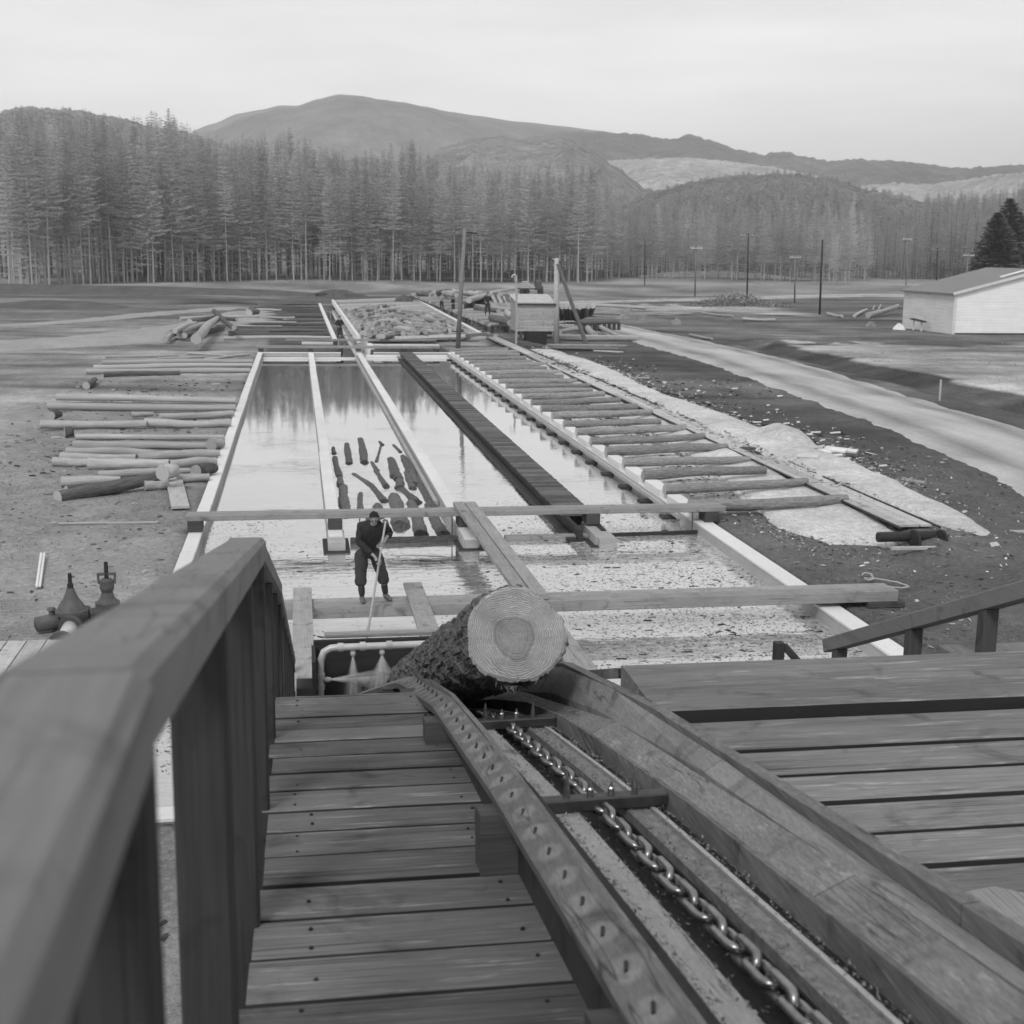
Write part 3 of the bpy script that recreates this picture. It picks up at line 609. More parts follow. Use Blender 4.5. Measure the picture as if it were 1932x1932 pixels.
cb = crossing('log_crossing', -.55, 11.35, 23.62, .60, .64, .22, 'heavy timber footbridge the man stands on', [11.1], pz=.28, psz=(.75, .5))
cf_ = crossing('log_crossing', -2.75, 9.4, 89.6, .66, .6, .16, 'thin far footbridge at the pond head, its left end on the left wall', [-2.45, .80, 3.95, 7.0, 9.2])
cg = crossing('log_crossing', -.9, 9.8, 95.6, .72, .5, .14, 'farthest footbridge, over the canal mouth below the log storage', [2.6, 5.1, 9.2])
# concrete piers below the nearer footbridge
for px, lab in ((.80, 'under the nearer footbridge left of the man'), (3.95, 'under the nearer footbridge where the sloping plank starts'), (7.15, 'at the near end of the slatted walkway')):
    t = empty('wall_pier', (px, 30.9, 0), 'stained concrete pier standing in the water '+lab, 'pier')
    part('pier_shaft', M['conc_side'], t, lambda b: b.box((px, 31.0, -.28), (.40, 1.3, 1.08), 0, ch=.03))
    part('pier_foot', M['wet'], t, lambda b: b.box((px, 31.0, -.45), (.62, 1.55, .98), 0, ch=.04))
# catwalk plank from the nearer footbridge over the man's footbridge and on toward the ramp
cw = empty('catwalk_plank', (4.1, 28, .8), 'wide double plank joining the two footbridges, ending behind the big log', 'plank')
part('plank', M['beamY'], cw, lambda b: (b.beam((3.84, 32.05, .78), (4.05, 23.3, .68), .26, .10, .01, tone=-.1), b.beam((4.13, 32.05, .78), (4.34, 23.3, .68), .27, .10, .01, tone=.02)))
cw2 = empty('catwalk_plank', (4.1, 20, .5), 'plank seen just right of the big log, running under the deck', 'plank')
part('plank', M['beamY'], cw2, lambda b: b.beam((4.16, 23.2, .62), (4.2, 17.0, .72), .42, .08, .01))
part('plank_edge', M['beam_dark'], cw2, lambda b: b.beam((3.92, 22.5, .50), (3.96, 17.0, .6), .07, .2, .01))
g1 = empty('gangplank', (0, 22, .7), 'light board at the left end of the heavy footbridge, beside the handrail', 'plank')
part('board', M['beamY'], g1, lambda b: b.beam((-.01, 24.5, .635), (-.01, 18.4, .72), .34, .06, .006, tone=.12))
g2 = empty('gangplank', (2.1, 22, .7), 'board laid on the heavy footbridge between the man and the big log', 'plank')
part('board', M['beamY'], g2, lambda b: b.beam((2.08, 24.7, .635), (2.06, 19.6, .70), .35, .06, .006, tone=.05))
# floating booms and cross ties at the water
tag(log((1.15, 31.25, .04), (4.3, 31.35, .04), .11, 'wetlog'), 'dark boom timber floating behind the man between two piers', 'boom log') 
bt = empty('boom_timber', (5.5, 30.8, 0), 'flat floating timber between the sloping plank and the slatted walkway', 'boom log'); part('timber', M['beam'], bt, lambda b: b.beam((4.9, 31.3, .04), (7.0, 31.3, .04), .26, .14))
bt = empty('boom_timber', (8.4, 30.8, 0), 'thin dark timber at the water from the slatted walkway to the right wall', 'boom log'); part('timber', M['wet'], bt, lambda b: b.beam((7.4, 31.35, .06), (9.85, 31.5, .06), .10, .09))
for x, lab in ((1.38, 'thin dark rod hanging below the long footbridge left of the man'), (3.62, 'thin rod hanging below the nearer footbridge right of the man'), (9.68, 'thin rod hanging at the right wall under the nearer footbridge')):
    b = MB(); b.tube([(x, 31.45, -.6), (x, 31.45, .58)], .014, 6); tag(b.build('hanging_rod', M['steel_dark'], loc=(x, 31.45, .58)), lab, 'rod')
# wall bearers showing at the waterline and the coping blocks between the skid logs
SK = [32.37+2.37*i for i in range(24)]
for i, y in enumerate(SK[1:]):
    part('coping_block', M['conc'], w5, lambda b: b.beam((10.03, y-2.02, .40), (10.03, y-.38, .40), .40, .20, .02, tone=U(-.08, .05)))
    part('ledge_bearer', M['wet'], w5, lambda b: b.box((9.66, y-1.1, -.02), (.34, .42, .14), 0))
part('waler', M['conc_side'], w5, lambda b: b.beam((9.78, 33, .16), (9.78, 88, .16), .10, .12))
# skid logs
for i, y in enumerate(SK):
    xe = 13.9+U(-.25, .35); 
    log((9.86, y, .56), (xe, y+.28+U(-.15, .15), .62+U(-.05, .05)), .155*U(.88, 1.12), 'skid',
        ('skid log nearest the viewer, its tip passing right of the nearer footbridge end' if i == 0 else 'second skid log on the right wall, just behind the nearer footbridge end' if i == 1 else 'skid log resting across the right pond wall, its tip buried in chips'),
        'skid logs along the right pond wall', 'skid_log')
tag(log((12.1, 36.0, .42), (13.1, 36.3, .42), .045, 'bark', name='pole'), 'short thin dark stick lying between two near skid logs', 'stick')
# tramway: two rails let into a boarded strip
tr = empty('tramway', (14.55, 60, .5), 'long narrow tramway of two thin rails beside the skid logs', 'rail track')
for x in (14.02, 15.02):
    part('rail', M['steel_dark'], tr, lambda b: b.beam((x, 28.9, .615), (x+.1, 110, .635), .035, .05, .006))
part('board_strip', M['board'], tr, lambda b: [b.beam((x+U(-.02, .02), y, .60+U(-.006, .006)), (x+.02, y+5.9, .60), .28, .05, .006, tone=U(-.1, .3)) for x in (14.20, 14.50, 14.80) for y in np.arange(29.2, 108, 6)])
# axle and wheels
ax_ = empty('wheel_set', (14.7, 28.6, .4), 'dark iron roller frame with two small wheels at the near end of the tramway', 'trolley')
p = [at(c3, 1075, 470, .55), at(c3, 1470, 460, .55)]
part('axle', M['black'], ax_, lambda b: b.tube([p[0], p[1]], .12, 12))
part('frame_rail', M['galv'], ax_, lambda b: b.beam(p[0]+Vector((0, -.75, -.10)), p[1]+Vector((.1, -.75, -.12)), .08, .08))
for cx in (1315, 1492):
    q = at(c3, cx, 505, .45)
    part('wheel', M['black'], ax_, lambda b: (b.tube([q+Vector((-.05, 0, 0)), q+Vector((-.03, 0, 0)), q+Vector((.03, 0, 0)), q+Vector((.05, 0, 0))], [.10, .30, .30, .10], 20), b.tube([q+Vector((-.10, 0, 0)), q+Vector((.10, 0, 0))], .06, 10)))
# rope
rp = [(970, 720), (990, 705), (1030, 712), (1050, 745), (1010, 752), (985, 740), (1060, 742), (1120, 752), (1200, 765), (1260, 785), (1280, 798), (1230, 803), (1180, 800), (1150, 795)]
b = MB(); b.tube([at(c3, x, y, .33+.02*(i % 3)) for i, (x, y) in enumerate(rp)], .022, 6)
tag(b.build('rope', M['rope'], loc=at(c3, 1100, 760, .3), smooth=True), 'pale rope with a loop lying on the dark earth beyond the heavy footbridge end', 'rope')
# poles lying at the right edge
tag(log(at(c3, 1290, 305, .4), at(c3, 1630, 370, .4), .09, 'peeled', name='pole'), 'peeled pole lying on dark earth above the wheel set', 'pole')
tag(log(at(c3, 1710, 415, .4), at(c3, 2050, 440, .4), .09, 'peeled', name='pole'), 'short peeled pole at the right edge beyond the wheel set', 'pole')
b = MB(); b.beam(at(c3, 1480, 345, .42), at(c3, 2100, 590, .42), .14, .05); tag(b.build('plank', M['beam'], loc=at(c3, 1480, 345, .42)), 'long dark plank slanting off the right edge past the peeled poles', 'plank')
b = MB(); b.beam(at(c3, 1640, 475, .4), at(c3, 2100, 700, .4), .07, .06); tag(b.build('plank', M['beam_dark'], loc=at(c3, 1640, 475, .4)), 'thin dark batten slanting off the right edge just right of the wheels', 'plank')

# ------------------------------------------------------------------ the haul-up ramp in the foreground
def deckz(y):                                          # walkway surface
    return H-1.35-.147*y if y < 6.95 else H-1.35-.147*6.95-.354*(y-6.95)
TN = [(.4, 1.25), (1.5, 1.43), (2.57, 1.61), (3.52, 1.785), (4.14, 1.90), (5.0, 2.08), (6.2, 2.345), (7.2, 2.62), (8.5, 3.05)]
TN = [(y, H-h) for y, h in TN]+[(19.8, H-3.05-.354*(19.8-8.5))]
def tz(y): return interp(TN, y)
def raised(tab): return [(y, z+interp(tab, y)) for y, z in TN]
GN = raised([(.4, 0), (2.9, 0), (3.9, .02), (5.7, .05), (8.05, .085), (9, .085)]); BN = raised([(.4, 0), (3.8, 0), (5.3, .06), (7.2, .13), (8.5, .16)])
wl = empty('ramp_walkway', (.25, 4, 5), 'dark planked walkway beside the left handrail, dropping out of sight', 'walkway')
def planks(b):
    y = 6.93; r_ = random.Random(4)
    while y > .5:
        d = .28+U(-.012, .012); z0 = deckz(y-.014)-.03; z1 = deckz(y-d+U(.008, .03))-.03; yc = y-d/2; g = U(.020, .044)
        zc = deckz(yc)-.060+U(-.005, .004); ln = d-g
        # a plank lies across the walkway, tilted with the slope
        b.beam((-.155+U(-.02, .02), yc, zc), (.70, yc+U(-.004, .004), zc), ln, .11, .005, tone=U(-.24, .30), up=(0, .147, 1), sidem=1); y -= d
        for x in (r_.uniform(-.06, .02), r_.uniform(.56, .62)):
            for dy in ((-.07+r_.uniform(-.03, .03), .07+r_.uniform(-.03, .03)) if r_.random() < .5 else (r_.uniform(-.07, .07),)): b.tube([(x+r_.uniform(-.01, .01), yc+dy, deckz(yc+dy)-.02), (x, yc+dy, deckz(yc+dy)-.002)], .006, 6, tone=-.8)
part('planking', [M['deck'], M['shade']], wl, planks)  # plank sides coloured dark: grimy edges plus shade painted into the gaps
part('planking', M['deck'], wl, lambda b: [b.beam((-.155, yc, deckz(yc)-.03), (.70, yc, deckz(yc)-.03), .265, .05, .006, tone=U(-.15, .2), up=(0, .354, 1)) for yc in np.arange(7.1, 19.2, .28)])
part('joist', M['beam_dark'], wl, lambda b: [b.prism([(x-.04, -.34), (x+.04, -.34), (x+.04, -.12), (x-.04, -.12)], [(.3, deckz(.3)), (6.95, deckz(6.95)), (19.4, deckz(19.4))]) for x in (-.10, .3, .62)])
# handrail
RN = [(.15, .30), (1.06, .335), (4.5, .965), (7.8, 1.95), (18.6, 1.95+.354*10.8)]
RN = [(y, H-h) for y, h in RN]
def rz(y): return interp(RN, y)
hr = empty('handrail', (-.18, 4, 6), 'long planed timber handrail close by at the left, kinked over the crest', 'handrail')
for (ya, za), (yb, zb) in zip(RN[:-1], RN[1:]):
    part('rail', M['rail'], hr, lambda b: b.beam((-.192, ya+.002, za-.045), (-.184, yb-.002, zb-.045), .125, .09, .014, tone=U(-.06, .06)))
for k in range(16):
    y = 1.15+1.2*k
    part('post', M['post'], hr, lambda b: b.beam((-.187, y, deckz(y)-.55), (-.187, y, rz(y)-.08), .10, .10, .008, tone=U(-.1, .1), up=(0, 1, 0)))
# trestle legs and braces under the walkway
ts = empty('trestle', (-.1, 9, 2), 'dark trestle legs and slanting braces glimpsed between the left handrail posts', 'trestle')
for y in (2.2, 5.6, 9.2, 12.8, 16.4):
    part('leg', M['post'], ts, lambda b: b.beam((-.12, y, -.6), (-.12, y, deckz(y)-.26), .14, .14, up=(0, 1, 0)))
    part('leg', M['post'], ts, lambda b: b.beam((1.6, y, -.6), (1.6, y, min(tz(y)-.3, 4.55)), .14, .14, up=(0, 1, 0)))
    part('cap_beam', M['beam_dark'], ts, lambda b: b.beam((-.55, y+.15, deckz(y)-.42), (1.9, y+.15, deckz(y)-.42), .12, .18))
for y0, z0, y1, z1 in ((2.2, 1.0, 5.6, 3.6), (5.6, .6, 9.2, 2.8), (9.2, .3, 12.8, 2.2), (12.8, .2, 16.4, 1.0), (5.6, 2.6, 9.2, 1.1)):
    part('brace', M['beam'], ts, lambda b: b.beam((-.22, y0, z0), (-.22, y1, z1), .05, .15))
# chute: floor, sides, guard
ch = empty('log_chute', (1.05, 4, 4.9), 'curved timber log chute under the big log, greasy floor between worn wooden sides', 'log chute')
near = [n for n in TN if n[0] <= 8.5]
def pr(sec): return lambda b: b.prism(sec, TN)
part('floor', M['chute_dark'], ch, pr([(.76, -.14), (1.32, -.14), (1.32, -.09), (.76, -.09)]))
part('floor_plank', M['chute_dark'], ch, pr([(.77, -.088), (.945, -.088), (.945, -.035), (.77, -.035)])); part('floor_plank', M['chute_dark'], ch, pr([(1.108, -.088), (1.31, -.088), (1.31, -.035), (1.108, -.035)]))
part('wear_strip', M['chute_pale'], ch, pr([(.850, -.034), (.938, -.034), (.938, .004), (.850, .004)]))
part('wear_strip', M['strip'], ch, pr([(1.115, -.034), (1.190, -.034), (1.190, .001), (1.115, .001)]))
part('rub_rail', M['galv'], ch, pr([(1.200, -.034), (1.216, -.034), (1.216, .008), (1.200, .008)]))
part('floor_edge', M['chute_dark'], ch, pr([(1.222, -.034), (1.262, -.034), (1.262, -.012), (1.222, -.012)]))
part('riser', M['chute'], ch, pr([(1.263, -.034), (1.285, -.034), (1.290, .066), (1.268, .070)]))
def joint_prism(sec, ys, tones, gap=.004, TN=None):
    TN = TN or globals()['TN']
    def f(b):
        for (a, c), tn in zip(zip(ys[:-1], ys[1:]), tones):
            nodes = [(a+gap, interp(TN, a+gap))]+([n for n in TN if a+gap < n[0] < c-gap] if c > 15 else [])+[(c-gap, interp(TN, c-gap))]
            b.prism(sec, nodes, tone=tn)
    return f
part('side_plank', M['chute'], ch, joint_prism([(1.271, .030), (1.291, .070), (1.398, .122), (1.398, .08)], [.4, 3.0, 5.6, 8.1, 19.8], [.1, .25, .0, -.1]))
CN = raised([(.4, -.03), (2.4, -.03), (3.0, 0), (3.8, .012), (5.3, .075), (7.2, .14), (8.5, .16)])
def side_cap(b):
    for (a, c), tn in zip(((.4, 2.2), (2.2, 4.3), (4.3, 6.0), (6.0, 7.2), (7.2, 8.5)), (-.1, -.2, -.28, -.3, -.3)):
        vs = []
        for y in (a+.003, c-.003):
            zi, zo = tz(y)+.122, interp(CN, y)+.134; vs += [(1.402, y, zi-.06), (1.402, y, zi), (1.470, y, zo), (1.470, y, zo-.06)]
        b.add(vs, [(0, 1, 5, 4), (1, 2, 6, 5), (2, 3, 7, 6), (3, 0, 4, 7), (0, 1, 2, 3), (4, 5, 6, 7)], tone=tn)
part('side_cap', M['chute_pale'], ch, side_cap)
part('outer_board', M['chute'], ch, joint_prism([(1.474, -.45), (1.474, .168), (1.522, .172), (1.522, -.45)], [.4, 2.6, 5.3, 7.2, 19.8], [.05, .0, .1, 0], TN=BN))
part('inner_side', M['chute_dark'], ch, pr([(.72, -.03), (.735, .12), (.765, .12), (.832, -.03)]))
part('inner_lip', M['chute'], ch, joint_prism([(.697, .06), (.697, .160), (.728, .150), (.728, .06)], [.4, 5.1, 19.8], [0, .1], TN=GN))
part('guard_plank', M['guard'], ch, joint_prism([(.602, .090), (.594, .128), (.684, .172), (.692, .134)], [.4, 4.05, 5.95, 8.05, 19.8], [-.0, .08, -.12, 0], TN=GN))
for y in np.arange(.945, 7.3, .21):
    part('nail', M['black'], ch, lambda b: b.beam((.640-.004, y-.016, interp(GN, y)+.1495), (.640+.004, y+.016, interp(GN, y)+.1535), .009, .007, .002))
part('stringer', M['post'], ch, pr([(.655, -.14), (.655, .10), (.70, .10), (.70, -.14)]))
for y in (2.25, 3.9, 5.72, 7.15, 8.9):
    part('bracket', M['beam_dark'], ch, lambda b: b.beam((.535, y, interp(GN, y)+.0), (.654, y, interp(GN, y)+.0), .13, .20, .006, up=(0, .17, 1)))
# bark litter and grime heaped along the groove
lit = MB(); r_ = random.Random(8)
for k in range(5200):
    y = r_.uniform(1.0, 7.2); x = r_.choice([r_.gauss(.945, .014), r_.gauss(1.115, .02), r_.gauss(1.10, .07), r_.gauss(1.23, .02), r_.gauss(.86, .012)]); s_ = r_.uniform(.0012, .0055); a = r_.uniform(0, 3.14)
    if not .84 < x < 1.26: continue
    z = tz(y)+(-.086 if .94 < x < 1.113 else .004)+r_.uniform(0, .008)
    d1 = Vector((cos(a)*s_, sin(a)*s_*1.8, r_.uniform(-.3, .3)*s_)); d2 = Vector((-sin(a)*s_*.5, cos(a)*s_*.5, r_.uniform(-.2, .2)*s_)); c = Vector((x, y, z))
    lit.add([c-d1-d2, c+d1-d2, c+d1+d2+Vector((0, 0, s_*.3)), c-d1+d2], [(0, 1, 2, 3)], tone=r_.uniform(-.7, 1.0))
tag(lit.build('bark_litter', M['chip'], fixn=False), 'crumbs of bark and dirt strewn along the chute floor', 'bark litter', kind='stuff')
# chain
cn_ = empty('haul_chain', (1.02, 4, 4.95), 'heavy steel haul chain with spiked crossbars lying in the groove of the chute', 'chain')
def link_mesh():
    b = MB(); pts = []; r = .024; hl = .048
    for i in range(9): a = pi/2+pi*i/8; pts.append((-hl+r*cos(a)*1.0, r*sin(a), 0))
    for i in range(9): a = -pi/2+pi*i/8; pts.append((hl+r*cos(a), r*sin(a), 0))
    n = 8; vs = []; k = len(pts); wr = .0125
    for i in range(k):
        p = Vector(pts[i]); a = (Vector(pts[(i+1) % k])-Vector(pts[i-1])).normalized(); sd = a.cross(Vector((0, 0, 1)))
        for j in range(n): t = 2*pi*j/n; vs.append(p+sd*cos(t)*wr+Vector((0, 0, 1))*sin(t)*wr)
    b.add(vs, [(i*n+j, i*n+(j+1) % n, ((i+1) % k)*n+(j+1) % n, ((i+1) % k)*n+j) for i in range(k) for j in range(n)])
    o = b.build('link', M['steel'], smooth=True); me = o.data; bpy.data.objects.remove(o); return me
LM = link_mesh(); y = 1.25; i = 0; BARS = [4.28, 6.32, 1.1]
while y < 7.35:
    o = bpy.data.objects.new('link', LM); COL.objects.link(o); o.parent = cn_
    sl = (tz(y+.05)-tz(y-.05))/.1
    a = Vector((U(-.02, .02), 1, sl)).normalized(); rot = (pi/2 if i % 2 else 0)+U(-.2, .2)+.25
    q = a.to_track_quat('X', 'Z').to_matrix().to_4x4() @ Matrix.Rotation(rot, 4, 'X')
    o.matrix_local = Matrix.Translation(Vector((1.025+.004*sin(y*3), y, tz(y)+.008))-cn_.location) @ q; y += .119*sqrt(1/(1+sl*sl)); i += 1
for yb in BARS[:2]:
    z = tz(yb)+.035
    bo = part('spiked_bar', M['steel_dark'], cn_, lambda b: b.beam((.80, yb-.01, z), (1.262, yb+.01, z), .055, .05, .006))
    for x in (.90, .985, 1.06, 1.145):
        hgt = .085 if x in (.90, 1.145) else .05
        s_ = MB(); s_.tube([(x, yb, z+.02), (x, yb, z+.05), (x, yb, z+.02+hgt*.7), (x, yb, z+.025+hgt)], [.013, .012, .008, .002], 8)
        so_ = s_.build('spike', M['steel'], loc=(0, 0, 0)); so_.parent = bo; so_.location = (-cn_.location.x, -cn_.location.y, -cn_.location.z)
# right-hand deck
rd = empty('side_deck', (4.2, 4, 4.9), 'level deck of broad weathered planks right of the chute', 'deck')
ZR = H-2.0
def rplanks(b):
    y = 5.205; k = 0
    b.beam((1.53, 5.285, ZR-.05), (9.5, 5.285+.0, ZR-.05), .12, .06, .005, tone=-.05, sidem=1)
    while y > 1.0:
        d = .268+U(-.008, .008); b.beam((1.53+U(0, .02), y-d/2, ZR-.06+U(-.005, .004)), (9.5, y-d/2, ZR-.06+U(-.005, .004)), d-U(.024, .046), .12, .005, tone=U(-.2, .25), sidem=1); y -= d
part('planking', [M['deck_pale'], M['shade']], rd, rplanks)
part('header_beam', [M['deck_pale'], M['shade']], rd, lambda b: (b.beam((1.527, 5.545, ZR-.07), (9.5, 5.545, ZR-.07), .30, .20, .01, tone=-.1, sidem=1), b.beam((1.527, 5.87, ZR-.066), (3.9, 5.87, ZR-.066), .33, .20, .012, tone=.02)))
part('joist', M['beam_dark'], rd, lambda b: [b.beam((x, 1, ZR-.25), (x, 5.9, ZR-.25), .09, .24) for x in (1.7, 2.5, 3.3, 4.1, 5, 6, 7, 8, 9)])
part('worn_patch', M['chute_pale'], rd, lambda b: b.add([(1.9, 3.60, ZR+.003), (2.18, 3.66, ZR+.003), (2.36, 3.52, ZR+.004), (2.44, 3.30, ZR+.004), (2.50, 3.08, ZR+.004), (2.2, 3.05, ZR+.004), (1.80, 3.40, ZR+.003),
      (1.9, 3.60, ZR+.016), (2.18, 3.66, ZR+.018), (2.36, 3.52, ZR+.02), (2.44, 3.30, ZR+.02), (2.50, 3.08, ZR+.02), (2.2, 3.05, ZR+.018), (1.80, 3.40, ZR+.016)],
      [(7, 8, 9, 10, 11, 12, 13)]+[(i, (i+1) % 7, 7+(i+1) % 7, 7+i) for i in range(7)], tone=-.1))
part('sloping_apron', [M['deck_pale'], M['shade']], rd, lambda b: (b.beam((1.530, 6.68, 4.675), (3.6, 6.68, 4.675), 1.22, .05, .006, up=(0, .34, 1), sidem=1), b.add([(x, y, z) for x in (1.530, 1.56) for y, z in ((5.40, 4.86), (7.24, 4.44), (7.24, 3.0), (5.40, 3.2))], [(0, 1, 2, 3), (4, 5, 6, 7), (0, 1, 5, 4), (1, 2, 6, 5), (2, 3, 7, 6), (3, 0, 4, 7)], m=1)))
# second handrail, right
X2 = 3.8
h2 = empty('handrail', (X2, 7, 4.5), 'short dark handrail sloping down at the right edge beyond the side deck', 'handrail')
def r2z(y): return 4.20+(8.75-y)*.42
part('rail', M['rail'], h2, lambda b: b.beam((X2, 8.85, r2z(8.85)-.05), (X2, 5.6, r2z(5.6)-.05), .10, .10, .006, tone=-.1))
for y in (8.66, 7.55, 6.68):
    part('post', M['post'], h2, lambda b: b.beam((X2, y, r2z(y)-1.2), (X2, y, r2z(y)-.09), .085, .085, .005, tone=.7, up=(0, 1, 0)))
h3 = empty('brace_post', (2.75, 7, 4.2), 'small dark braced post just beyond the deck edge, left of the right handrail', 'post')
part('post', M['post'], h3, lambda b: b.beam((2.70, 7.0, 3.6), (2.70, 7.0, 4.72), .055, .055, .004, up=(0, 1, 0)))
part('brace', M['post'], h3, lambda b: b.beam((2.73, 7.0, 4.70), (2.95, 6.9, 4.45), .03, .04, .004))
g3 = empty('guard_rail', (4.2, 7, 4.5), 'pale nailed guard plank beyond the deck at the far right', 'guard')
part('plank', M['chute'], g3, lambda b: b.beam((3.72, 6.98, 4.62), (6.0, 7.0, 4.60), .22, .05, .008, tone=.35))
part('support', M['beam_dark'], g3, lambda b: b.beam((3.8, 7.1, 4.50), (6.0, 7.1, 4.50), .12, .12, .008))
part('strip', M['chute'], g3, lambda b: b.beam((3.15, 6.5, 4.62), (3.8, 6.95, 4.62), .05, .04, .004))
# support posts below the side deck so that it stands
for x in (1.75, 4.6, 7.4):
    for y in (1.8, 5.6):
        part('leg', M['beam_dark'], rd, lambda b: b.beam((x, y, .0), (x, y, ZR-.30), .16, .16, up=(0, 1, 0)))

# the big log
def biglog():
    X, Y, Z, Rr = 1.072, 6.45, 4.978, .236
    a = Vector((-.006, 1, -.384)).normalized(); sd = a.cross(Vector((0, 0, 1))).normalized(); up = sd.cross(a).normalized()
    L_ = 5.9; n = 220; k = 420; ends = []; c0 = Vector((X, Y, Z))
    root = empty('big_log', (X, Y, Z), 'big sawn log with flaking bark on the chute, its ringed end facing the viewer', 'log')
    vs = []
    for i in range(k):
        t = (i/(k-1))**1.25; s_ = t*L_
        for j in range(n):
            th = 2*pi*j/n; cx, cy = cos(th), sin(th)
            P = Vector((cx*2.3, cy*2.3, s_*3.1))
            q = noise.noise(P*1.2); rdg = 1-abs(noise.noise(Vector((cx*4.6, cy*4.6, s_*5)))*2)
            v = noise.cell(Vector((cx*5+noise.noise(P*2)*.9, cy*5, s_*6+noise.noise(P*2+Vector((9, 0, 0)))*1.1)))
            fl = noise.fractal(Vector((cx*9, cy*9, s_*14)), .8, 2.1, 4)
            oval = 1+.030*cos(2*th+.6)+.030*cos(3*th+1)+.018*cos(5*th)
            fe = .30+.70*min(1, s_/.06)
            rr = Rr*oval*(1+.05*t)+.014+(q*.010+v*.014+rdg*.010+fl*.009)*fe
            ends.append(Rr*oval) if i == 0 else None
            vs.append(c0+a*s_+(sd*cx+up*cy)*rr)
    b = MB(); fs = [(i*n+j, i*n+(j+1) % n, (i+1)*n+(j+1) % n, (i+1)*n+j) for i in range(k-1) for j in range(n)]; fs.append(tuple((k-1)*n+j for j in range(n)))
    b.add(vs, fs)
    m = mat('thick_flaky_bark', .105, [((1, 1, 1), 16, 6, .6), ((1, 1, 1), 45, 4, .5), ((1, 1, 1), 3, 4, .4)], bump=.7, bumpd=.012, rough=.9, rand=0)
    bo = b.build('bark', m, root, smooth=False)
    # sawn end: rings about a pith a little below the middle
    m = bpy.data.materials.new('sawn_end_rings'); m.use_nodes = True; nt = m.node_tree; bs = nt.nodes['Principled BSDF']; bs.inputs['Roughness'].default_value = .8
    tc = nt.nodes.new('ShaderNodeTexCoord'); sx = nt.nodes.new('ShaderNodeSeparateXYZ'); nt.links.new(tc.outputs['Object'], sx.inputs[0])
    nz = noise_(nt, tc.outputs['Object'], 5, 4, .55); nz2 = noise_(nt, tc.outputs['Object'], 60, 3, .6)
    x = math_(nt, 'SUBTRACT', sx.outputs[0], -.01); z = math_(nt, 'SUBTRACT', sx.outputs[2], -.012)
    d = math_(nt, 'SQRT', math_(nt, 'ADD', math_(nt, 'MULTIPLY', x, x), math_(nt, 'MULTIPLY', z, z)))
    d = math_(nt, 'ADD', d, math_(nt, 'MULTIPLY', math_(nt, 'SUBTRACT', nz, .5), .11))
    w_ = math_(nt, 'SINE', math_(nt, 'MULTIPLY', math_(nt, 'POWER', d, .9), 560))
    amp = nt.nodes.new('ShaderNodeMapRange'); amp.inputs[1].default_value = .06; amp.inputs[2].default_value = .13; amp.inputs[3].default_value = .05; amp.inputs[4].default_value = .24; nt.links.new(d, amp.inputs[0])
    v = math_(nt, 'ADD', math_(nt, 'MULTIPLY', w_, amp.outputs[0]), 1.0)
    for r0_, wd, dp in ((.098, .008, .28), (.075, .004, .15), (.120, .004, .12), (.165, .003, .10)):
        e = math_(nt, 'DIVIDE', math_(nt, 'SUBTRACT', d, r0_), wd); e = math_(nt, 'EXPONENT', math_(nt, 'MULTIPLY', math_(nt, 'MULTIPLY', e, e), -1.0)); v = math_(nt, 'SUBTRACT', v, math_(nt, 'MULTIPLY', e, dp))
    core = nt.nodes.new('ShaderNodeMapRange'); core.inputs[1].default_value = .11; core.inputs[2].default_value = .09; core.inputs[3].default_value = 1.0; core.inputs[4].default_value = .78; nt.links.new(d, core.inputs[0])
    v = math_(nt, 'MULTIPLY', v, core.outputs[0]); v = math_(nt, 'MULTIPLY', v, math_(nt, 'MULTIPLY_ADD', nz2, .5, .75))
    big = noise_(nt, tc.outputs['Object'], 7, 3, .5); v = math_(nt, 'MULTIPLY', v, math_(nt, 'MULTIPLY_ADD', big, .9, .55)); ang = math_(nt, 'ARCTAN2', z, x); rays = math_(nt, 'POWER', math_(nt, 'ABSOLUTE', math_(nt, 'SINE', math_(nt, 'ADD', math_(nt, 'MULTIPLY', ang, 1.5), math_(nt, 'MULTIPLY', nz, 3.0)))), 40); v = math_(nt, 'MULTIPLY', v, math_(nt, 'SUBTRACT', 1.0, math_(nt, 'MULTIPLY', rays, .13)))
    saw = noise_(nt, tc.outputs['Object'], 1.0, 4, .6, (8, 8, 90)); v = math_(nt, 'MULTIPLY', v, math_(nt, 'MULTIPLY_ADD', saw, .35, .82)); v = math_(nt, 'MULTIPLY', v, .30); nt.links.new(v, bs.inputs['Base Color'])
    bn = nt.nodes.new('ShaderNodeBump'); bn.inputs['Strength'].default_value = .4; bn.inputs['Distance'].default_value = .003; nt.links.new(w_, bn.inputs['Height']); nt.links.new(bn.outputs[0], bs.inputs['Normal'])
    e = MB(); ring = []
    for j in range(n):
        th = 2*pi*j/n; p = Vector(vs[j])-c0; rr = ends[j]+.004*noise.noise(Vector((cos(th)*2, sin(th)*2, 1)))
        notch = .035*math.exp(-((th-4.72)/.02)**2)+.012*math.exp(-((th-.9)/.015)**2)+.010*math.exp(-((th-2.6)/.02)**2)
        ring.append(c0-a*.012+(sd*cos(th)+up*sin(th))*(rr-notch))
    inner = [c0-a*.016+(p-c0+a*.012)*.6 for p in ring]
    e.add(ring+inner+[c0-a*.017]+[Vector(vs[j])-a*-.0 for j in range(n)], [(j, (j+1) % n, n+(j+1) % n, n+j) for j in range(n)]+[(n+j, n+(j+1) % n, 2*n) for j in range(n)]+[(2*n+1+j, 2*n+1+(j+1) % n, (j+1) % n, j) for j in range(n)])
    e.build('sawn_end', m, root, smooth=False)
    # shreds of bark hanging under the end
    s_ = MB(); r2_ = random.Random(5)
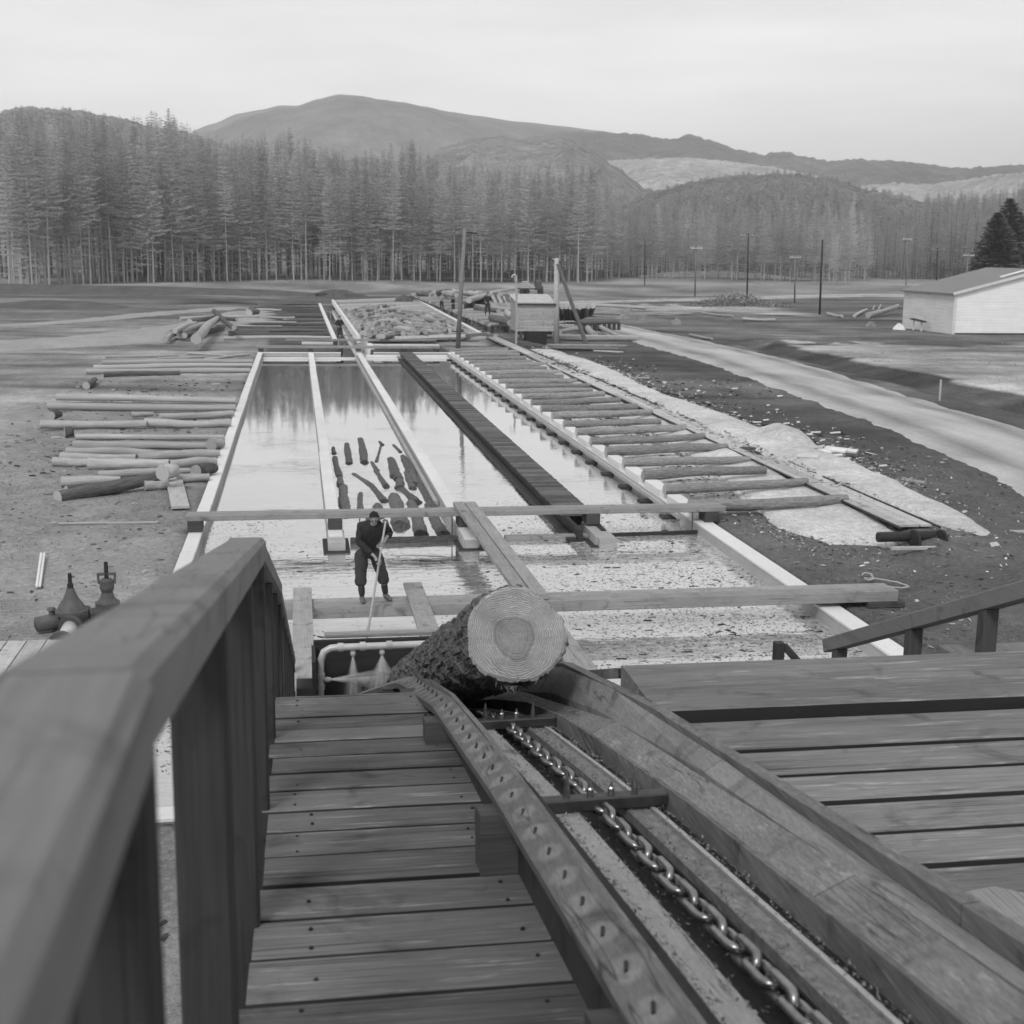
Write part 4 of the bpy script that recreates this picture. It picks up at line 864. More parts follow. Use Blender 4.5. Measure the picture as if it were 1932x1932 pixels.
    for q in range(70):
        th = r2_.gauss(4.75, .38); r = Rr+.02; p = c0+a*r2_.uniform(0, .25)+(sd*cos(th)+up*sin(th))*r; d_ = Vector((r2_.gauss(0, .02), r2_.gauss(-.02, .02), -r2_.uniform(.006, .026))); w2_ = Vector((r2_.uniform(.002, .006), 0, 0))
        s_.add([p-w2_, p+w2_, p+d_+w2_*.3, p+d_-w2_*.3], [(0, 1, 2, 3)], tone=r2_.uniform(-.7, .5))
    tag(s_.build('bark_shreds', M['chip'], root, fixn=False), kind='stuff')
biglog()

# ------------------------------------------------------------------ spray frame over the foot of the chute
YS = 15.9
sf_ = empty('spray_pipe', (.8, YS, 1.9), 'pale bent water pipe arching over the chute, nozzles spraying, beside the big log', 'spray pipe')
pipe = [(.19, YS, .6), (.195, YS, 1.80), (.205, YS, 1.93), (.245, YS, 2.03), (.33, YS, 2.075), (.42, YS, 2.08), (1.9, YS, 2.09), (1.99, YS, 2.05), (2.03, YS, 1.95), (2.03, YS, .5)]
part('pipe', M['galv'], sf_, lambda b: b.tube(pipe, .045, 12), smooth=True)
for c, d in (((.45, 2.08), 1), ((.72, 2.085), 1), ((1.05, 2.088), 1), ((.195, 1.72), 0), ((.193, 1.58), 0)):
    a = (d, 0, 1-d); part('collar', M['galv'], sf_, lambda b: b.tube([(c[0]-.035*a[0], YS, c[1]-.035*a[2]), (c[0]+.035*a[0], YS, c[1]+.035*a[2])], .057, 12), smooth=False)
nz = [((.60, YS, 2.03), (.60, YS, 1.96), (0, 0, -1),   .62, .20), ((.96, YS, 2.03), (.96, YS, 1.96), (0, 0, -1), .62, .42), ((.24, YS, 1.67), (.33, YS, 1.67), (1, 0, 0), .95, .26)]
for a, c, *_ in nz: part('nozzle', M['galv'], sf_, lambda b: b.tube([a, [(a[i]+c[i])/2 for i in range(3)], c], [.028, .036, .022], 10))
sm = bpy.data.materials.new('water_spray'); sm.use_nodes = True; n_ = sm.node_tree; bs_ = n_.nodes['Principled BSDF']
bs_.inputs['Base Color'].default_value = (.85, .85, .85, 1); bs_.inputs['Roughness'].default_value = .8
a_ = n_.nodes.new('ShaderNodeAttribute'); a_.attribute_name = 'tone'; tc_ = n_.nodes.new('ShaderNodeTexCoord')
nn = noise_(n_, tc_.outputs['Object'], 40, 3, .6); n_.links.new(math_(n_, 'MULTIPLY', a_.outputs['Fac'], math_(n_, 'MULTIPLY_ADD', nn, 1.2, .2)), bs_.inputs['Alpha'])
for k, (a, c, dr, ln, sp) in enumerate(nz):
    b = MB(); r_ = random.Random(50+k); c = Vector(c); dr = Vector(dr); e1_ = dr.cross(Vector((0, 1, 0))).normalized(); e2_ = dr.cross(e1_)
    for sh_ in (.35, .7, 1.0):
        n = 36; st_ = [r_.uniform(.15, 1) for _ in range(n)]
        for i_ in range(8):
            t = i_/7
            for j_ in range(n):
                th = 2*pi*j_/n; rr = .012+sp*.75*sh_*t; p = c+dr*ln*t+(e1_*cos(th)+e2_*sin(th))*rr+Vector((0, 0, -.05*t*t if abs(dr.x) > .5 else 0))
                b.v.append(tuple(p)); b.t.append(st_[j_]*(.30*(1-t)**1.1+.025)*(1 if i_ < 7 else 0))
        o0 = len(b.v)-8*n
        fs = [(o0+i_*n+j_, o0+i_*n+(j_+1) % n, o0+(i_+1)*n+(j_+1) % n, o0+(i_+1)*n+j_) for i_ in range(7) for j_ in range(n)]; b.f += fs; b.m += [0]*len(fs)
    tag(b.build('water_spray', sm, fixn=False, smooth=True), ['thin fan of spray falling from the left of the two top nozzles', 'wide fan of spray falling from the nozzle nearest the big log', 'level cone of spray shooting sideways from the pipe upright'][k], 'spray', kind='stuff')
sb = empty('spray_box', (.9, 16.3, 1.7), 'dark board screen behind the spray pipe', 'screen')
part('panel', M['shade'], sb, lambda b: (b.beam((.12, 16.35, 1.55), (2.6, 16.35, 1.55), .05, 1.0, .01), b.beam((.12, 16.30, 1.2), (.12, 15.6, 1.2), .05, 1.6, .01)))
part('top_board', M['beam'], sb, lambda b: b.beam((.26, 16.42, 2.09), (2.6, 16.42, 2.09), .14, .05, .006))
part('end_block', M['beam_dark'], sb, lambda b: (b.box((.02, 16.0, 1.55), (.24, .4, .10)), b.box((.06, 16.1, 1.35), (.12, .5, .2))))

# ------------------------------------------------------------------ people
def skinned(name, chains, m, parent, sub=2, smooth=True):
    vs = []; rs = []; es = []
    def vid(p, r):
        for i, q in enumerate(vs):
            if (Vector(q)-Vector(p)).length < 1e-4: return i
        vs.append(tuple(p)); rs.append(r); return len(vs)-1
    for chn in chains:
        pr_ = None
        for it in chn:
            p, r = it; i = vid(p, r)
            if pr_ is not None and pr_ != i: es.append((pr_, i))
            pr_ = i
    me = bpy.data.meshes.new(name); me.from_pydata(vs, es, []); me.materials.append(m)
    o = bpy.data.objects.new(name, me); COL.objects.link(o)
    mod = o.modifiers.new('skin', 'SKIN'); mod.use_smooth_shade = smooth
    for i, r in enumerate(rs):
        sv_ = me.skin_vertices[0].data[i]; sv_.radius = (r, r) if not hasattr(r, '__len__') else r; sv_.use_root = (i == 0)
    s2 = o.modifiers.new('sub', 'SUBSURF'); s2.levels = sub; s2.render_levels = sub
    o.parent = parent; return o
def V3(x, f, z): return (x, -f, z)
def person(loc, J, label, rz=0, s=1.0, detail=True, group=None, wool='wool', tr='trouser', grips=None):
    """J: joints as (x, forward, z)"""
    root = empty('person', loc, label, 'person', group, rz); root.scale = (s, s, s)
    j = {k: Vector(V3(*v)) for k, v in J.items()}
    mid = lambda a, b, t=.5: j[a].lerp(j[b], t)
    up = (j['head']-j['neck']).normalized(); fc = Vector(J_face if False else (0, -1, 0)); fc = (Vector((.0, -1, -.25))).normalized()
    if 'face' in J: fc = Vector(V3(*J['face'])).normalized(); 
    # one continuous body
    pel = j['pelvis']
    body = [[(pel, .10), (j['waist'], .10), (j['chest'], .12), (j['neckb'], .075), (j['neck'], .052)],
            [(pel, .10), (j['hipL'], .095), (mid('hipL', 'kneeL'), .075), (j['kneeL'], .055), (mid('kneeL', 'ankL'), .052), (j['ankL'], .038), (j['ankL'].lerp(j['toeL'], .5), .040), (j['toeL'], .034)],
            [(pel, .10), (j['hipR'], .095), (mid('hipR', 'kneeR'), .075), (j['kneeR'], .055), (mid('kneeR', 'ankR'), .052), (j['ankR'], .038), (j['ankR'].lerp(j['toeR'], .5), .040), (j['toeR'], .034)],
            [(j['chest'], .135), (j['shL'], .062), (mid('shL', 'elL'), .048), (j['elL'], .041), (mid('elL', 'wrL'), .036), (j['wrL'], .026), (j['haL'], .030)],
            [(j['chest'], .135), (j['shR'], .062), (mid('shR', 'elR'), .048), (j['elR'], .041), (mid('elR', 'wrR'), .036), (j['wrR'], .026), (j['haR'], .030)],
            [(j['neck'], .052), (j['head']-up*.055+fc*.01, .066), (j['head']+up*.02, .088), (j['head']+up*.075-fc*.005, .070)]]
    skinned('body', body, M['skin'], root)
    # clothes: a jersey and full trousers gathered below the knee, socks and boots
    sl = .9
    jer = [[(pel+Vector((0, 0, .0)), .165), (j['waist'], .172), (j['chest'], .178), (j['neckb'], .092), (j['neckb'].lerp(j['neck'], .55), .062)],
           [(j['chest'], .178), (j['shL'], .100), (mid('shL', 'elL'), .080), (j['elL'], .070), (j['elL'].lerp(j['wrL'], .55), .060), (j['elL'].lerp(j['wrL'], .80), .048)],
           [(j['chest'], .178), (j['shR'], .100), (mid('shR', 'elR'), .080), (j['elR'], .072), (j['elR'].lerp(j['wrR'], .4), .062), (j['elR'].lerp(j['wrR'], .66), .050)]]
    skinned('jersey', jer, M[wool], root)
    tro = [[(pel+Vector((0, 0, .10)), .155), (pel, .172), (j['hipL'], .145)], [(pel, .172), (j['hipR'], .145)]]
    for a in 'LR':
        h, k_, n_2 = j['hip'+a], j['knee'+a], j['ank'+a]
        tro.append([(h, .145), (h.lerp(k_, .35), .128), (h.lerp(k_, .75), .106), (k_, .104), (k_.lerp(n_2, .26), .118), (k_.lerp(n_2, .42), .070)])
    skinned('trousers', tro, M[tr], root)
    for a in 'LR':
        k_, n_2, t_ = j['knee'+a], j['ank'+a], j['toe'+a]; d = (t_-n_2); d.z = 0; d.normalize()
        skinned('sock', [[(k_.lerp(n_2, .36), .066), (k_.lerp(n_2, .6), .072), (k_.lerp(n_2, .8), .062), (k_.lerp(n_2, .97), .056)]], M[tr], root, 1)
        heel = Vector((n_2.x, n_2.y, t_.z))-d*.045
        skinned('boot', [[(n_2+Vector((0, 0, .045)), .064), (n_2-Vector((0, 0, .01)), .062), (n_2.lerp(t_, .45)-Vector((0, 0, .004)), .052), (t_, .046), (t_+d*.05-Vector((0, 0, .004)), .030)], [(n_2-Vector((0, 0, .01)), .062), (heel, .044)]], M['boot'], root, 1)
    # head features
    sd = up.cross(fc).normalized(); fc2 = sd.cross(up).normalized()*(-1 if sd.cross(up).dot(fc) < 0 else 1); hc = j['head']
    hair = MB(); rg = 10
    for a_ in range(7):
        el = -0.28+a_*(pi/2+.28)/6
        for b_ in range(20):
            az = 2*pi*b_/20; front = cos(az)
            lo_ = -.55+1.42*max(0, (front+.35)/1.35)**1.1; e2 = lo_+(pi/2-lo_)*a_/6
            r = .100*(1+.05*sin(az*5+a_)+.03*sin(az*9)); hair.v.append(tuple(hc+up*.025+(fc2*cos(az)*1.02+sd*sin(az)*.92)*cos(e2)*r+up*sin(e2)*r*1.12)); hair.t.append(0)
    for a_ in range(6):
        for b_ in range(20): hair.f.append((a_*20+b_, a_*20+(b_+1) % 20, (a_+1)*20+(b_+1) % 20, (a_+1)*20+b_)); hair.m.append(0)
    hair.v = [tuple(Vector(p)) for p in hair.v]; ho = hair.build('hair', M['hair'], loc=(0, 0, 0), smooth=True); ho.parent = root
    if detail:
        for sx_ in (-1, 1):
            skinned('ear', [[(hc+sd*sx_*.086-up*.015-fc2*.01, .012), (hc+sd*sx_*.094+up*.018-fc2*.016, .014)]], M['skin'], root, 1)
            e = MB(); e.tube([hc+fc2*.080+sd*sx_*.018+up*.008, hc+fc2*.083+sd*sx_*.034+up*.012, hc+fc2*.076+sd*sx_*.050+up*.006], [.003, .006, .003], 6); eo = e.build('eyebrow', M['hair'], loc=(0, 0, 0)); eo.parent = root
            e = MB(); e.tube([hc+fc2*.079+sd*sx_*.020-up*.008, hc+fc2*.083+sd*sx_*.034-up*.008, hc+fc2*.077+sd*sx_*.046-up*.008], [.002, .007, .002], 6); eo = e.build('eye', M['wool'], loc=(0, 0, 0)); eo.parent = root
        skinned('nose', [[(hc+fc2*.078+up*.010, .008), (hc+fc2*.104-up*.030, .013), (hc+fc2*.088-up*.038, .012)]], M['skin'], root, 1)
        e = MB(); e.tube([hc+fc2*.078-sd*.024-up*.062, hc+fc2*.086-up*.060, hc+fc2*.078+sd*.024-up*.062], [.002, .0045, .002], 6); eo = e.build('mouth', M['wool'], loc=(0, 0, 0)); eo.parent = root
        skinned('jaw', [[(hc-up*.045+fc2*.045, .050), (hc-up*.082+fc2*.062, .032)]], M['skin'], root, 1)
    # hands: palm and five fingers, curled round a pole when gripping
    for a in 'LR':
        h, wst = j['ha'+a], j['wr'+a]; ad = (h-wst).normalized()
        if grips and a in grips:
            pc, pa = Vector(V3(*grips[a][0])), Vector(V3(*grips[a][1])).normalized()      # point on pole, pole direction (down)
            out = (wst-pc); out -= pa*out.dot(pa); out.normalize(); sw = pa.cross(out).normalized()
            palm = pc+out*.042
            ch_ = [[(wst, .026), (wst.lerp(palm, .6), .030), (palm, .036)]]; skinned('hand', ch_, M['skin'], root, 2)
            for q in range(4):
                o_ = pa*(.030-.021*q); L_ = (.92, 1.0, .97, .80)[q]; sgn = 1
                pts = [palm+o_-out*.004+sw*.022*sgn, pc+o_+sw*.034*sgn+out*.008, pc+o_+sw*.024*sgn-out*.026*L_, pc+o_-sw*.006*sgn-out*.034*L_, pc+o_-sw*.026*L_*sgn-out*.016]
                skinned('finger', [[(p, r) for p, r in zip(pts, (.0105, .0105, .010, .0095, .0075))]], M['skin'], root, 1)
            pts = [palm-sw*.020+pa*.034, pc-sw*.034+pa*.040+out*.006, pc-sw*.022+pa*.046-out*.024, pc+sw*.004+pa*.046-out*.034]
            skinned('thumb', [[(p, r) for p, r in zip(pts, (.013, .012, .011, .009))]], M['skin'], root, 1)
        elif detail is False:
            q1 = ad.cross(Vector((0, 1, 0))).normalized()
            for q in range(4):
                b0 = h+ad*.02+q1*(q-1.5)*.019; skinned('finger', [[(b0, .0095), (b0+ad*.035+Vector((0, -.006, 0)), .009), (b0+ad*.065+Vector((0, -.02, 0)), .007)]], M['skin'], root, 0)
            skinned('thumb', [[(wst.lerp(h, .4)+q1*.02, .011), (h+q1*.045, .010), (h+q1*.050+ad*.025, .008)]], M['skin'], root, 0)
    if detail and grips:
        tx = bpy.data.textures.new('folds', 'CLOUDS'); tx.noise_scale = .11; tx.noise_depth = 2
        for o in root.children:
            if o.name.split('.')[0] in ('jersey', 'trousers'):
                o.modifiers['sub'].levels = o.modifiers['sub'].render_levels = 3
                d_ = o.modifiers.new('folds', 'DISPLACE'); d_.texture = tx; d_.strength = .04; d_.mid_level = .38; d_.texture_coords = 'LOCAL'
    return root
vb = (640+600/8.05)*K; mp_ = G(vb, 1136, .60); ML = Vector((mp_.x, 23.56, .60))
pt, pb = Vector((.262, .50, 1.56)), Vector((-.075, .37, -.60))
def onpole(z): t = (pt.z-z)/(pt.z-pb.z); q = pt.lerp(pb, t); return (q.x, q.y, q.z)
gU, gL = onpole(1.20), onpole(.86); pdir = tuple(pb-pt)
J = dict(pelvis=(-.02, -.10, .96), hipL=(-.135, -.06, .90), hipR=(.11, -.07, .90), kneeL=(-.165, .13, .50), kneeR=(.235, .06, .52), ankL=(-.135, .0, .10), toeL=(-.13, .13, .045), ankR=(.305, -.10, .10), toeR=(.375, .02, .045),
         waist=(-.02, .05, 1.15), chest=(.05, .25, 1.39), neckb=(.07, .34, 1.53), neck=(.07, .375, 1.565), head=(.068, .44, 1.655), shL=(-.155, .26, 1.445), shR=(.25, .23, 1.47), elL=(-.20, .27, 1.19), elR=(.375, .08, 1.29),
         wrL=(gL[0]-.070, gL[1]-.035, gL[2]+.085), haL=(gL[0]-.03, gL[1]-.02, gL[2]+.01), wrR=(gU[0]+.065, gU[1]-.045, gU[2]+.075), haR=(gU[0]+.03, gU[1]-.02, gU[2]+.01), face=(-.03, .82, -.57))
man = person(ML, J, 'man in dark jersey and baggy trousers on the heavy footbridge, bending over a long pole', grips={'L': (gL, pdir), 'R': (gU, pdir)})
b = MB(); b.tube([ML+Vector(V3(*tuple(pt.lerp(pb, t)))) for t in (-.02, .3, .6, .8, 1.0)], [.017, .019, .020, .021, .021], 10)
tag(b.build('pike_pole', M['board'], loc=ML+Vector(V3(*tuple(pb))), smooth=True), 'long pale pole held by the bending man, its foot in the water', 'pole')
ST = dict(pelvis=(0, 0, .95), hipL=(-.09, 0, .90), hipR=(.09, 0, .90), kneeL=(-.13, .03, .50), kneeR=(.13, .03, .50), ankL=(-.16, 0, .10), toeL=(-.18, .12, .045), ankR=(.16, 0, .10), toeR=(.18, .12, .045), waist=(0, 0, 1.12), chest=(0, .01, 1.33),
          neckb=(0, 0, 1.47), neck=(0, .01, 1.53), head=(0, .03, 1.66), shL=(-.17, 0, 1.42), shR=(.17, 0, 1.42), elL=(-.30, -.03, 1.17), elR=(.30, -.03, 1.17), wrL=(-.22, .12, 1.02), haL=(-.16, .17, 1.0), wrR=(.22, .12, 1.02), haR=(.16, .17, 1.0))

# ------------------------------------------------------------------ floating logs in the second lane
fl = [((915, 145), (915, 185)), ((915, 205), (955, 330)), ((950, 300), (960, 385)), ((975, 385), (985, 560)), ((1000, 120), (1015, 245)), ((1085, 90), (1110, 240)), ((1205, 110), (1215, 118)), ((1215, 125), (1185, 235)), ((1155, 235), (1190, 290)), ((1180, 290), (1245, 390)),
      ((1275, 215), (1320, 345)), ((1325, 340), (1330, 400)), ((1040, 310), (1150, 380)), ((1140, 370), (1235, 480)), ((1290, 130), (1335, 175)), ((1350, 200), (1400, 310)), ((1390, 250), (1430, 375)), ((1335, 400), (1440, 490)), ((1085, 430), (1085, 560)), ((1190, 500), (1205, 580)),
      ((1295, 450), (1340, 640)), ((1400, 490), (1465, 690)), ((1450, 370), (1560, 560)), ((1540, 580), (1600, 690)), ((1500, 500), (1600, 690)), ((925, 420), (950, 560)), ((990, 470), (1000, 560)), ((1265, 215), (1290, 330)), ((1370, 300), (1410, 400)), ((1240, 600), (1250, 690)), ((1130, 560), (1150, 690))]
fr = [.10, .13, .13, .19, .15, .17, .09, .07, .10, .12, .18, .17, .12, .14, .08, .17, .18, .17, .11, .18, .26, .20, .17, .24, .16, .13, .10, .13, .14, .12, .10]
for (a, c), r in zip(fl, fr):
    p0, p1 = at(c1, *a, 0), at(c1, *c, 0); p0.x = max(1.15, min(3.6, p0.x)); p1.x = max(1.15, min(3.6, p1.x)); z = -r*U(.35, .5); p0.z = p1.z = z
    if (p1-p0).length < .4: p1.y -= .5
    log(p1, p0, r, 'wetlog', 'wet dark log floating in the lane left of the third pond wall', 'floating logs in the second lane', 'floating_log')
# floating bark chips
cb_ = MB(); r_ = random.Random(21); k = 0
while k < 22000:
    x, y = r_.uniform(-2.2, 9.8), r_.uniform(15.6, 37.5); dens = noise.noise(Vector((x*.35, y*.5, 2)))*.9+noise.noise(Vector((x*1.3, y*1.7, 6)))*.5
    base = .16+max(0, min(1, (x-3.0)/4.0))*.75
    if y > 31.5: base *= max(0, 1-(y-31.5)/6.5)*(1 if x > 4.2 else 0)
    if r_.random() > base+dens*.55: continue
    s_ = r_.uniform(.008, .026)*(3.4 if r_.random() < .02 else 1); a = r_.gauss(0, .9); asp = r_.uniform(.2, .6)
    d1 = Vector((cos(a)*s_*1.3, sin(a)*s_, 0)); d2 = Vector((-sin(a), cos(a), 0))*s_*asp; c = Vector((x, y, .004+r_.uniform(0, .003)))
    cb_.add([c-d1-d2*r_.uniform(.3, 1), c+d1*r_.uniform(.6, 1)-d2, c+d1*r_.uniform(.5, 1)+d2, c-d1*r_.uniform(.6, 1)+d2*r_.uniform(.3, 1)], [(0, 1, 2, 3)], tone=r_.choice([-.8, -.75, -.7, -.6, -.3, 1.8])); k += 1
tag(cb_.build('bark_chips', M['chip'], fixn=False), 'flecks of bark and wood drifting on the near water', 'bark chips', kind='stuff')
# scattered litter on the ground
lt = MB(); r_ = random.Random(31); k = 0
while k < 5200:
    x, y = r_.uniform(-11, 24), r_.uniform(9, 70)
    if in_pond(x, y) or (PX0-.1 < x < PX1+.4 and y > PY0-.4 and y < 89): continue
    if 20.5 < x and y < 60 and x > 21: continue
    if r_.random() > .30+.7*max(0, noise.noise(Vector((x*.25, y*.2, 4))))+(.5 if 10.3 < x < 16 else 0): continue
    s_ = r_.uniform(.015, .05)*(2.2 if r_.random() < .03 else 1)*(1 if y < 40 else 1.5); a = r_.uniform(0, 3.14); z = gheight(x, y)+.012+s_*.2
    d1 = Vector((cos(a)*s_*1.6, sin(a)*s_*1.6, r_.uniform(-.2, .2)*s_)); d2 = Vector((-sin(a)*s_*.5, cos(a)*s_*.5, r_.uniform(-.1, .5)*s_)); c = Vector((x, y, z))
    lt.add([c-d1-d2, c+d1-d2*.6, c+d1*.8+d2, c-d1*.7+d2], [(0, 1, 2, 3)], tone=r_.choice([-.5, -.2, .3, 1.0, 2.6, 4.0]) if x > PX1 else r_.choice([-.5, -.3, 0, .6, 1.6])); k += 1
tag(lt.build('wood_litter', M['chip'], fixn=False), 'bark scraps and splinters strewn over the yard on both sides of the pond', 'wood scraps', kind='stuff')
sc2 = MB(); r_ = random.Random(61); k = 0
EDGE = [(12.8, 30, 1.3, 1.1), (16.0, 36, 1.3, 5), (16.4, 42, 1.9, 3), (16.0, 52, 1.5, 6), (15.9, 62, 1.1, 7), (16.5, 75, 1.6, 6), (11.9, 38, 1.0, 5), (12.3, 50, .9, 9)]
while k < 9000:
    cx_, cy_, sx__, sy__ = r_.choice(EDGE); x, y = r_.gauss(cx_, sx__), r_.gauss(cy_, sy__)
    if x < 10.5 or y < 24: continue
    s_ = r_.uniform(.02, .07)*(.5 if y < 34 else .8 if y < 45 else 1.3); a = r_.uniform(0, 3.14); z = gheight(x, y)+(.04 if y < 32 else .10)+s_*.15-.05*min(1, abs(x-cx_)/sx__*.7)
    d1 = Vector((cos(a)*s_*1.5, sin(a)*s_*1.5, r_.uniform(-.25, .25)*s_)); d2 = Vector((-sin(a)*s_*.5, cos(a)*s_*.5, r_.uniform(-.1, .6)*s_)); c = Vector((x, y, z))
    sc2.add([c-d1-d2, c+d1-d2*.6, c+d1*.8+d2, c-d1*.7+d2], [(0, 1, 2, 3)], tone=r_.choice([-.4, .6, 1.4, 2.2, 3.0])); k += 1
tag(sc2.build('scattered_chips', M['chip'], fixn=False), 'loose pale chips strewn around the edges of the chip banks by the tramway', 'wood chips', kind='stuff')
# grass tufts
gt = MB(); r_ = random.Random(41); k = 0
while k < 26000:
    if k < 9000: x, y = r_.uniform(-11, -2.8), r_.uniform(10, 46)
    elif k < 17000: x, y = r_.uniform(30, 62), r_.uniform(44, 106)
    else: x, y = r_.uniform(10.6, 22), r_.uniform(14, 44)
    if noise.noise(Vector((x*.3, y*.25, 7))) < r_.uniform(-.35, .35): k += 1; continue
    if k >= 9000 and k < 17000 and x < ditch_x(y)+1: k += 1; continue
    if k >= 17000 and (13.2 < x < 18.5 and y > 27 or x > 20.3 and y > 24): k += 1; continue
    h = r_.uniform(.02, .06)*(1.5 if k < 17000 and k >= 9000 else 1); a = r_.uniform(0, 6.28); z = gheight(x, y); wv = Vector((cos(a), sin(a), 0))*h*.35
    gt.add([Vector((x, y, z))-wv, Vector((x, y, z))+wv, Vector((x+r_.gauss(0, h*.5), y+r_.gauss(0, h*.5), z+h))], [(0, 1, 2)], tone=r_.uniform(-.4, .6)); k += 1
tag(gt.build('grass', mat('dry_grass', .22, rand=0, spec=.1), fixn=False), 'short worn grass in patches over the yard', 'grass', kind='stuff')

# ------------------------------------------------------------------ left yard: peeled logs
def ylog(a, c, r, kind='peeled', label='', f=r3, group=None, z=None, z2=None):
    za = z if z is not None else .27+r; p0, p1 = at(f, *a, za), at(f, *c, z2 if z2 is not None else za)
    return log(p0, p1, r, kind, label, group)
T1 = [((220, 683), (1178, 705), .16, 'topmost of the middle stack of long peeled logs, clean pale'), ((172, 730), (1175, 740), .16, 'second log of the middle stack, pale with a blunt left end'),
      ((620, 775), (735, 772), .12, 'short pale offcut lying between the logs of the middle stack'), ((770, 792), (1165, 772), .15, 'rough short log at the pond end of the middle stack'),
      ((135, 830), (700, 826), .17, 'long lowest log of the middle stack, its left half'), ((690, 822), (1150, 822), .17, 'stained log on the pond side, lowest in the middle stack')]
for a, c, r, lb in T1: ylog(a, c, r, 'peeled', lb)
ylog((190, 785), (235, 775), .20, 'bark', 'short dark butt standing out left of the middle stack'); ylog((262, 872), (310, 870), .2, 'bark', 'grey stump-like block below the middle stack')
T2 = [((320, 900), (1115, 900), .11, 'thin straight pole topping the nearest left stack'), ((310, 935), (1035, 942), .15, 'pale log with a pointed left end in the nearest left stack'), ((1040, 938), (1095, 928), .22, 'stubby bolt with a pale sawn face by the wall, nearest left stack'),
      ((275, 972), (800, 990), .14, 'crooked pale log above the centre of the nearest left stack'), ((800, 995), (1088, 980), .14, 'pale log ending at the wall in the nearest left stack'), ((243, 1002), (645, 1008), .15, 'pale log with a dark sawn right end, nearest left stack'), ((655, 1008), (1075, 990), .15, 'bent pale log running to the wall below the crooked one'),
      ((205, 1030), (390, 1035), .15, 'short pale log at the left tip of the nearest stack'), ((390, 1040), (820, 1040), .19, 'thickest pale log in the middle of the nearest left stack'), ((820, 1045), (1070, 1025), .15, 'pale log reaching the wall beside the thickest one'),
      ((243, 1135), (560, 1125), .15, 'pale log lying low left in the nearest stack'), ((440, 1100), (930, 1078), .12, 'slim pale log with a dark right end, low in the nearest stack'), ((860, 1115), (1035, 1108), .14, 'short pale log beside the leaning white board'), ((690, 1158), (815, 1150), .14, 'short rough bolt left of the leaning white board')]
for a, c, r, lb in T2: ylog(a, c, r, 'peeled', lb)
ylog((225, 1218), (850, 1085), .19, 'bark', 'rough dark log slanting across the foot of the nearest left stack', z=.42, z2=.62)
ylog((270, 1190), (600, 1150), .16, 'bark', 'rough broken log under the slanting dark one'); ylog((960, 1085), (1060, 1065), .2, 'bark', 'dark bolt against the wall in the nearest left stack'); ylog((785, 1085), (855, 1070), .22, 'peeled', 'stubby pale bolt resting on top of the nearest left stack', z=.85)
T3 = [((460, 500), (1265, 492), .15, 'topmost log of the farther left stack'), ((415, 525), (1262, 512), .15, 'second log of the farther left stack'), ((378, 545), (1250, 538), .16, 'longest log of the farther left stack, at its near side'), ((470, 562), (880, 556), .14, 'dark half-barked log at the near foot of the farther left stack')]
for i, (a, c, r, lb) in enumerate(T3): ylog(a, c, r, 'peeled' if i < 3 else 'bark', lb)
ylog((380, 622), (425, 590), .17, 'bark', 'dark bolt lying below the left end of the farther stack')
for a, c, lb in (((760, 478), (1010, 470), 'thin pole behind the farther left stack'), ((1000, 485), (1250, 455), 'thin pole aslant behind the pond end of the farther stack'), ((920, 450), (1130, 462), 'pair of thin poles farthest behind the left stacks'), ((480, 470), (870, 462), 'dark pole in the shade line above the farther left stack')): ylog(a, c, .08, 'peeled', lb)
b = MB(); p0, p1 = at(r3, 845, 1118, .36), at(r3, 880, 1272, .36); b.beam(p0, p1, .46, .07, .008, tone=.7)
tag(b.build('white_board', M['beamY'], loc=p1), 'single flat pale board lying beside the near left logs', 'board')
for a, c, lb, m in (((150, 1208), (235, 1204), 'thin stick at the foot of the dark slanting log', 'bark'), ((190, 902), (250, 900), 'short pale stick left of the nearest stack', 'peeled'), ((230, 1360), (760, 1352), 'faint long lath lying on the ground left of the footbridge end', 'peeled')): ylog(a, c, .04, m, lb)
# crossed heap beyond
HP = [((880, 265), (1300, 255), .18, .5), ((930, 285), (1060, 262), .30, .5), ((960, 372), (1075, 265), .34, 1.0), ((1060, 225), (1165, 315), .22, 1.2), ((880, 340), (1020, 295), .30, .6), ((820, 348), (880, 338), .28, .5), ((800, 372), (850, 345), .22, .4), ((900, 355), (1110, 310), .22, .45), ((850, 332), (960, 290), .2, .9), ((1100, 262), (1180, 270), .18, .6)]
for i, (a, c, r, z) in enumerate(HP):
    ylog(a, c, r, 'bark' if i % 2 else 'peeled', 'thick log pitched across the top of the crossed heap, pale face outward' if i == 2 else 'steep short log leaning on the right of the crossed heap' if i == 3 else 'log of the crossed heap beside the pale track', group=None if i in (2, 3) else 'crossed heap of logs', z=.3+z*.8)
# spread of thin poles beyond the heap
for i in range(28):
    t = (i+.5)/28; yv = 178+195*t**1.15; x0 = 1290-170*t+U(-30, 40); x1 = 1615+75*t
    a, c = at(r3, x0, yv, .45), at(r3, min(x1, 1690)-8, yv+U(-2, 2), .45)
    if rnd.random() < .35: m_ = U(.3, .7); c = a.lerp(c, m_)
    log(a, c, U(.09, .17), rnd.choice(['peeled', 'bark', 'bark']), 'thin pole in the wide spread laid out left of the canal', 'poles laid out left of the canal')
ylog((1245, 235), (1290, 228), .35, 'bark', 'stout bolt standing proud at the left edge of the spread poles', z=.8)

